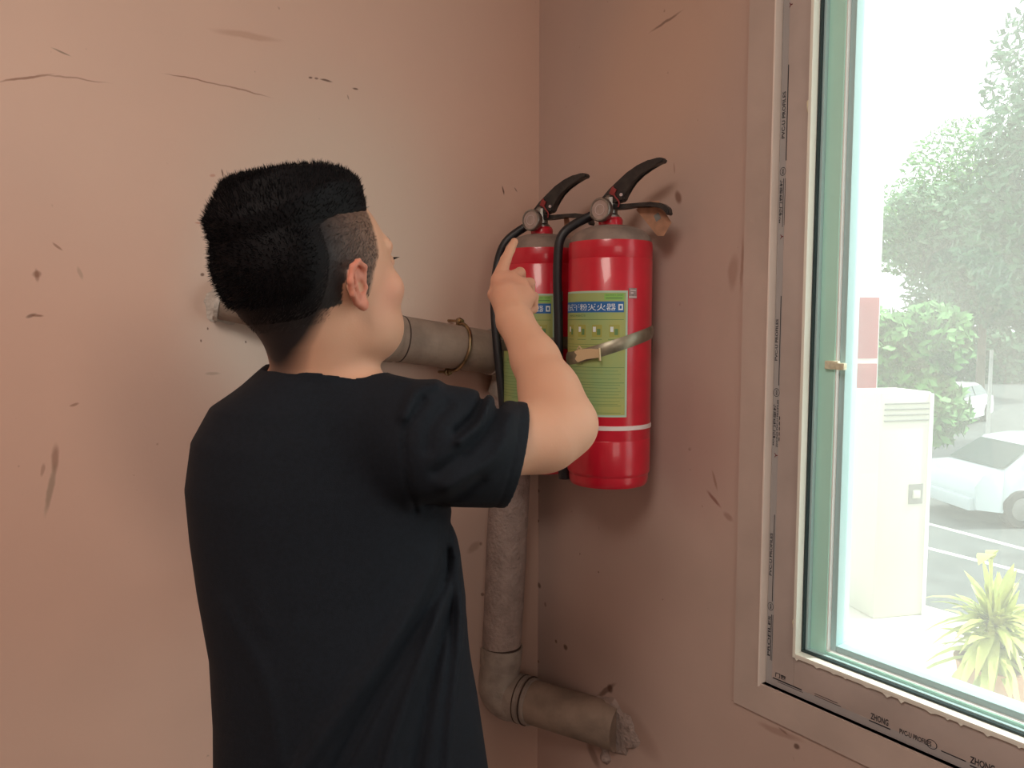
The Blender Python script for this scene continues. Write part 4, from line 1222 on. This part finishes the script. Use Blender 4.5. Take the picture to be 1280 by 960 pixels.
def shirt_f(P):
    d = torso_f(P, .006, .004)
    zr = np.clip((1.30 - P[:, 2]) / .40, 0, 1)
    d = smin(d, cone(P, L(378, 500, 1.045), ShL, .050, .058), .045)
    d = smin(d, cone(P, ShL, L(316, 640, 1.15), .062, .066), .03)                       # left sleeve, falling
    d = smin(d, cone(P, L(316, 640, 1.15), L(318, 700, 1.19), .066, .066), .02)
    d = smin(d, cone(P, L(430, 498, 1.02), ShR + (0, 0, .004), .050, .062), .035)
    d = smin(d, cone(P, L(500, 520, .99), L(575, 532, 1.02), .048, .050), .02)
    ct = P - SLb; t = ct @ sl_ax
    sl = cone(P, L(535, 562, .995), SLb + sl_ax * .10, .074, .077)
    ct = t + .0; pl_ = ct - .20 * (-(P[:, 2] - SLb[2])) * -1.0                           # hem slants
    hp_ = (P - SLb) @ HN; sl = np.maximum(sl, hp_)
    d = smin(d, sl, .022)
    # right side drape from the armpit
    dep = np.clip((P[:, 1] - .72) / .1, 0, 1)
    back = P[:, 1] < 1.10
    d = d - np.where(back, fold_d(P, FO), 0) * np.clip((L(0, 650, 1)[2] - P[:, 2]) / .13, 0, 1)
    d = d - np.where(P[:, 0] > L(495, 500, .97)[0], fold_d(P, SF, .97), 0)
    # sleeve opening
    hole = cone(P, SLb - sl_ax * .045, SLb + sl_ax * .2, .065, .068)
    d = smax(d, -hole, .003)
    # hem stitch line
    d = d + .0014 * np.exp(-((hp_ + .016) / .0022) ** 2) * (P[:, 0] > SLb[0] - .08)
    # neck opening: tilted plane and hollow
    nc = L(406, 460, 1.02)
    pln = (P[:, 2] - nc[2]) + .12 * (P[:, 0] - nc[0]) + .30 * (P[:, 1] - nc[1] + .07)
    neckcyl = np.sqrt((P[:, 0] - nc[0]) ** 2 + (P[:, 1] - nc[1]) ** 2)
    d = smin(d, np.maximum(neckcyl - .071, np.abs(pln + .014) - .014), .008)
    d = smax(d, pln - 2.2 * np.clip(neckcyl - .073, 0, 1) , .002)
    d = smax(d, -np.maximum(neckcyl - .0655, -pln - .035), .002)
    return np.maximum(d, HEM - P[:, 2])


V, Q = mesh_sdf(shirt_f, (-.56, .76, .76), (.12, 1.36, 1.56), .0034)
np_mesh('t_shirt', V, Q, M['shirt'], person, feet)


# trousers and shoes (below the frame)
HP = np.array((NB[0] + .035, NB[1] + .01, .90)); fd2 = np.array((math.sin(math.radians(26)), math.cos(math.radians(26)), 0)); rd2 = np.array((fd2[1], -fd2[0], 0))
def trou_f(P):
    d = ell(P, HP + (0, 0, -.02), (.165, .125, .13))
    for s in (-1, 1):
        h_ = HP + rd2 * .085 * s + (0, 0, -.08); k_ = HP + rd2 * .10 * s + fd2 * .02 + (0, 0, -.44); a_ = HP + rd2 * .11 * s + (0, 0, -.83)
        d = smin(d, cone(P, h_, k_, .088, .065), .03); d = smin(d, cone(P, k_, a_, .064, .058), .03)
    return np.maximum(np.maximum(d, P[:, 2] - .93), .045 - P[:, 2])


V, Q = mesh_sdf(trou_f, HP - (.3, .3, .92), HP + (.3, .3, .15), .008); np_mesh('trousers', V, Q, M['trousers'], person, feet)
for s in (-1, 1):
    a_ = HP + rd2 * .11 * s; a_[2] = .048
    def shoe_f(P): return np.maximum(smin(cone(P, a_ - fd2 * .04, a_ + fd2 * .15 + (0, 0, -.008), .046, .040), cone(P, a_, a_ + (0, 0, .05), .045, .045), .02), .002 - P[:, 2])
    V, Q = mesh_sdf(shoe_f, a_ - .25, a_ + .25, .007); np_mesh('shoe', V, Q, M['shoe'], person, feet)
tag(person, 'man in a black T-shirt seen from behind, right hand raised toward the extinguishers', 'person')

# ================================================================== OUTSIDE
GZ = -2.1
o = boxo('street', (TH + .02, 90, -60, 90, GZ - .2, GZ), M['asphalt']); tag(o, kind='structure')
ledge = boxo('ledge', (TH, 2.85, -6, 3.0, -.30, .02), M['concrete']); tag(ledge, kind='structure')
# white building return with a pink panel, left in the view
bl = empty('building', (0, 0, 0))
a = at(1092, 600, 6.2); a2 = at(1010, 600, 6.15)
def wallpiece(name, pa, pb, z0, z1, th, m, lift=0):
    d_ = Vector((pb.x - pa.x, pb.y - pa.y, 0)).normalized(); n_ = Vector((d_.y, -d_.x, 0))
    if n_.dot(-FW) < 0: n_ = -n_
    bm = bmesh.new(); vs = []
    for q_ in (Vector((pa.x, pa.y, 0)) + n_ * lift, Vector((pb.x, pb.y, 0)) + n_ * lift, Vector((pb.x, pb.y, 0)) - n_ * th, Vector((pa.x, pa.y, 0)) - n_ * th):
        vs.append((bm.verts.new((q_.x, q_.y, z0)), bm.verts.new((q_.x, q_.y, z1))))
    for i in range(4):
        j = (i + 1) % 4; bm.faces.new((vs[i][0], vs[j][0], vs[j][1], vs[i][1]))
    bm.faces.new([v[0] for v in vs]); bm.faces.new([v[1] for v in vs])
    return obj(name, bm, m, bl, smooth=False)
aL = a2 + (a2 - a) * 6
wallpiece('wall', a, aL, GZ, 3.4, .3, M['white_wall'])
zt, zb_ = at(1075, 372, 6.2).z, at(1075, 530, 6.2).z; zm = at(1075, 451, 6.2).z
g1 = a + (aL - a) * .006; g2 = a + (aL - a) * .20
wallpiece('pink_panel', g1, g2, zm + .02, zt, -.03, M['pink_tile'], .03); wallpiece('pink_panel', g1, g2, zb_, zm - .02, -.03, M['pink_tile'], .03)
tag(bl, 'white rendered building with pink wall panels left of the outdoor cabinet', 'building')
# white cabinet unit on the ledge
d_u = 3.75; q0 = at(1124, 745, d_u); hu_ = at(1124, 490, d_u).z - .02
ux = empty('outdoor_unit', (q0.x, q0.y, .02), YAW + .22)
ww = 74 * d_u / F
boxo('cabinet', (-ww / 2, ww / 2, 0, .26, 0, hu_), M['unit'], ux, .012)
for k in range(4):
    z = hu_ - .060 - k * .028; boxo('louver', (-ww / 2 + .02, ww / 2 - .02, -.006, .004, z, z + .006), M['slot'], ux)
boxo('handle_recess', (.03, .11, -.003, .004, hu_ - .56, hu_ - .46), M['slot'], ux); boxo('handle', (.05, .09, -.012, -.002, hu_ - .53, hu_ - .49), M['unit'], ux, .003)
boxo('side_trim', (ww / 2 - .012, ww / 2 + .004, -.008, .0, .0, hu_ - .01), M['whitepvc'], ux)
tag(ux, 'tall white air conditioning cabinet with top louvers standing outside the window', 'cabinet')


def make_car(loc, rz, m, label, sc=1.0):
    t = empty('car', loc, rz); t.scale = (sc, sc, sc)
    prof = [(-2.2, .35), (-2.25, .75), (-2.1, .95), (-1.55, 1.02), (-.95, 1.45), (-.4, 1.52), (.5, 1.50), (1.05, 1.40), (1.65, 1.02), (2.1, .92), (2.2, .6), (2.15, .30), (1.8, .28), (1.72, .50), (1.45, .66), (1.18, .50), (1.1, .26),
            (-1.0, .26), (-1.08, .50), (-1.35, .66), (-1.62, .50), (-1.7, .28)]
    bm = bmesh.new(); a = [bm.verts.new((x, -.86 if z < 1.0 else -.66, z)) for x, z in prof]; b_ = [bm.verts.new((x, .86 if z < 1.0 else .66, z)) for x, z in prof]
    bm.faces.new(a); bm.faces.new(b_[::-1])
    for i in range(len(prof)): bm.faces.new((a[i], b_[i], b_[(i + 1) % len(prof)], a[(i + 1) % len(prof)]))
    bmesh.ops.triangulate(bm, faces=[f for f in bm.faces if len(f.verts) > 4]); obj('car_body', bm, m, t, angle=50)
    for s in (-1, 1):
        for x0, x1, x2, x3 in ((-1.30, -.80, -.10, -.10), (.0, .0, .95, 1.35)):
            bm = bmesh.new(); vs = [bm.verts.new(v) for v in ((x0, s * .835, 1.06), (x3, s * .835, 1.06), (x2, s * .705, 1.40), (x1, s * .705, 1.40))]; bm.faces.new(vs)
            r_ = bmesh.ops.extrude_face_region(bm, geom=list(bm.faces)); bmesh.ops.translate(bm, vec=(0, s * .03, 0), verts=[g for g in r_['geom'] if isinstance(g, bmesh.types.BMVert)]); obj('side_window', bm, M['carglass'], t, smooth=False)
        for x in (-1.35, 1.45):
            bm = bmesh.new(); lathe(bm, [(.10, -.10), (.32, -.10), (.34, -.07), (.34, .07), (.32, .10), (.10, .10)], 20, Matrix.Translation((x, s * .78, .34)) @ Matrix.Rotation(PI / 2, 4, 'X')); w_ = obj('wheel', bm, M['tyre'], t)
            bm = bmesh.new(); lathe(bm, [(.02, -.115), (.20, -.105), (.20, .105), (.02, .115)], 16, Matrix.Translation((x, s * .78, .34)) @ Matrix.Rotation(PI / 2, 4, 'X')); obj('hub_cap', bm, M['steel'], w_)
    for x0, x1, z0, z1, nm in ((-1.60, -1.02, 1.04, 1.42, 'windscreen'), (1.62, 1.12, 1.04, 1.38, 'rear_window')):
        bm = bmesh.new(); e = -.03 if x0 < 0 else .03; vs = [bm.verts.new(v) for v in ((x0 + e, -.72, z0), (x0 + e, .72, z0), (x1 + e, .62, z1), (x1 + e, -.62, z1))]; bm.faces.new(vs); obj(nm, bm, M['carglass'], t, smooth=False)
    boxo('bumper', (-2.30, -2.15, -.8, .8, .32, .55), m, t, .03); boxo('bumper', (2.12, 2.26, -.8, .8, .32, .55), m, t, .03)
    tag(t, label, 'car'); return t


c1 = at(1318, 600, 14.3); make_car((c1.x, c1.y, GZ), YAW + .10, M['cars'], 'large pale car parked nearest, cut by the right edge of the window')
c2 = at(1186, 508, 28); make_car((c2.x, c2.y, GZ), YAW + .75, M['carw'], 'small white car parked far off under the trees', 1.0)
# kerb and painted lines
def strip(name, pa, pb, w, h_, m, label, cat):
    A = on_z(*pa, GZ); B = on_z(*pb, GZ); t_ = (B - A).normalized(); n_ = Vector((t_.y, -t_.x, 0)) * w / 2; bm = bmesh.new()
    lo_ = [bm.verts.new((q_.x, q_.y, GZ)) for q_ in (A - n_, A + n_, B + n_, B - n_)]; hi_ = [bm.verts.new((v.co.x, v.co.y, GZ + h_)) for v in lo_]
    bm.faces.new(hi_); bm.faces.new(lo_[::-1])
    for i in range(4): bm.faces.new((lo_[i], lo_[(i + 1) % 4], hi_[(i + 1) % 4], hi_[i]))
    o = obj(name, bm, m, smooth=False); tag(o, kind='structure')
strip('kerb', (1100, 585), (1290, 594), .35, .14, M['line'], '', ''); strip('parking_line', (1150, 652), (1330, 700), .12, .006, M['line'], '', ''); strip('parking_line', (1150, 683), (1330, 728), .12, .006, M['line'], '', '')
pz = at(1238, 470, 24); bm = bmesh.new(); lathe(bm, [(.10, 0), (.09, .1), (.06, .15), (.05, 2.8)], 12); o = obj('lamp_post', bm, M['steel']); o.location = (pz.x, pz.y, GZ); tag(o, 'slim grey post standing on the car park beyond the near car', 'post')


def leaves(n, c, rad, size, r):
    vs = []; fs = []
    for _ in range(n):
        d_ = Vector((r.gauss(0, 1), r.gauss(0, 1), r.gauss(0, 1))).normalized(); k = r.random() ** .4
        p_ = Vector(c) + Vector((d_.x * rad[0], d_.y * rad[1], d_.z * rad[2])) * k
        u = Vector((r.gauss(0, 1), r.gauss(0, 1), r.gauss(0, 1))).normalized(); w = u.orthogonal().normalized(); s = size * r.uniform(.6, 1.3); b0 = len(vs)
        vs += [p_ - u * s, p_ + w * s * .5, p_ + u * s, p_ - w * s * .5]; fs.append((b0, b0 + 1, b0 + 2, b0 + 3))
    return vs, fs


def tree(px, d_, h, rx, m, label, seed, n=3500, zc=None):
    r = random.Random(seed); p_ = at(px, 480, d_); t = empty('tree', (p_.x, p_.y, GZ)); top = h
    bm = bmesh.new(); tube(bm, [(0, 0, 0), (.1, .05, h * .35), (-.05, .1, h * .7)], [.22, .16, .07], 10); obj('trunk', bm, M['bark'], t)
    vs = []; fs = []
    for k in range(7):
        c = (r.uniform(-.5, .5) * rx, r.uniform(-.5, .5) * rx, h * r.uniform(.42, .85)); v_, f_ = leaves(n // 7, c, (rx * .62, rx * .62, h * .20), .05 + .006 * d_ if d_ < 25 else .24, r); b0 = len(vs); vs += v_; fs += [tuple(i + b0 for i in f) for f in f_]
    o = pydata('foliage', vs, fs, m, t); o['kind'] = 'stuff'
    tag(t, label, 'tree', 'trees beyond the car park')


tree(1128, 17, 4.0, 1.4, M['leaf'], 'bright green bushy tree just above the white cabinet', 1, 12000)
tree(1225, 38, 12, 4.6, M['leafd'], 'dark green spreading tree behind the far white car', 2, 16000)
tree(1350, 22, 15, 3.6, M['leafd'], 'tall dark tree at the right edge behind the post', 3, 16000)
tree(1160, 56, 18, 6.0, M['leaf'], 'tall pale green tree furthest back between the others', 4, 16000)
hd0 = at(1085, 500, 47); hd1 = at(1420, 500, 47); hg = empty('hedge', (hd0.x, hd0.y, GZ)); r = random.Random(21); vs = []; fs = []
dv = hd1 - hd0
for k in range(60):
    c = dv * (k / 59); v_, f_ = leaves(240, (c.x, c.y, 1.7 + r.uniform(-.2, .3)), (1.0, 1.0, 1.9), .26, r); b0 = len(vs); vs += v_; fs += [tuple(i + b0 for i in f) for f in f_]
pydata('foliage', vs, fs, M['leafd'], hg)['kind'] = 'stuff'
bm = bmesh.new()
for k in range(0, 60, 6):
    c = dv * (k / 59); tube(bm, [(c.x, c.y, 0), (c.x, c.y, 2.4)], .12, 7)
obj('stems', bm, M['bark'], hg)['kind'] = 'stuff'
tag(hg, 'long dark green hedge closing off the far side of the car park', 'hedge')
# plant on the ledge
pp = at(1240, 860, 2.75); pt = empty('potted_plant', (pp.x, pp.y, .02))
bm = bmesh.new(); lathe(bm, [(.09, 0), (.12, .20), (.13, .22), (.115, .22), (.10, .19)], 28); obj('pot', bm, M['pot'], pt)
r = random.Random(9); vs = []; fs = []
for i in range(260):
    a_ = r.uniform(0, 2 * PI); ln = r.uniform(.10, .34); el = r.uniform(.05, 1.35); base = Vector((0, 0, .22 + r.uniform(0, .16))); dr = Vector((math.cos(a_) * math.cos(el), math.sin(a_) * math.cos(el), math.sin(el)))
    sd_ = dr.cross(Vector((0, 0, 1))).normalized(); w = r.uniform(.010, .022); b0 = len(vs)
    for k in range(6):
        t_ = k / 5; c = base + dr * ln * t_ + Vector((0, 0, -.22 * ln * t_ * t_ * 3 * math.cos(el))); ww_ = w * math.sin(PI * (.08 + .9 * t_)); vs += [c - sd_ * ww_, c + sd_ * ww_]
        if k: fs.append((b0 + 2 * k - 2, b0 + 2 * k - 1, b0 + 2 * k + 1, b0 + 2 * k))
o = pydata('foliage', vs, fs, M['leafy'], pt, smooth=True); o['kind'] = 'stuff'
vs = []; fs = []
for (cx, cy, cz, rr) in ((-.10, .0, .62, .05), (.07, .05, .60, .035)):
    b0 = len(vs)
    for k in range(7):
        t_ = k / 6; x = cx + rr * (t_ * 2 - 1); w = rr * .6 * math.sin(PI * (.05 + .9 * t_)); z = cz + rr * .6 * math.sin(PI * t_); vs += [(x, cy - w, z), (x, cy + w, z - .01)]
        if k: fs.append((b0 + 2 * k - 2, b0 + 2 * k - 1, b0 + 2 * k + 1, b0 + 2 * k))
pydata('young_leaf', vs, fs, M['leafy'], pt, smooth=True)
bm = bmesh.new(); tube(bm, [(0, 0, .1), (-.02, .01, .4), (-.06, 0, .62)], .006, 8); tube(bm, [(0, 0, .1), (.03, .02, .4), (.05, .05, .60)], .005, 8); obj('stem', bm, M['leafy'], pt)
tag(pt, 'sunlit yellow green leafy plant in a pot on the ledge outside', 'plant')
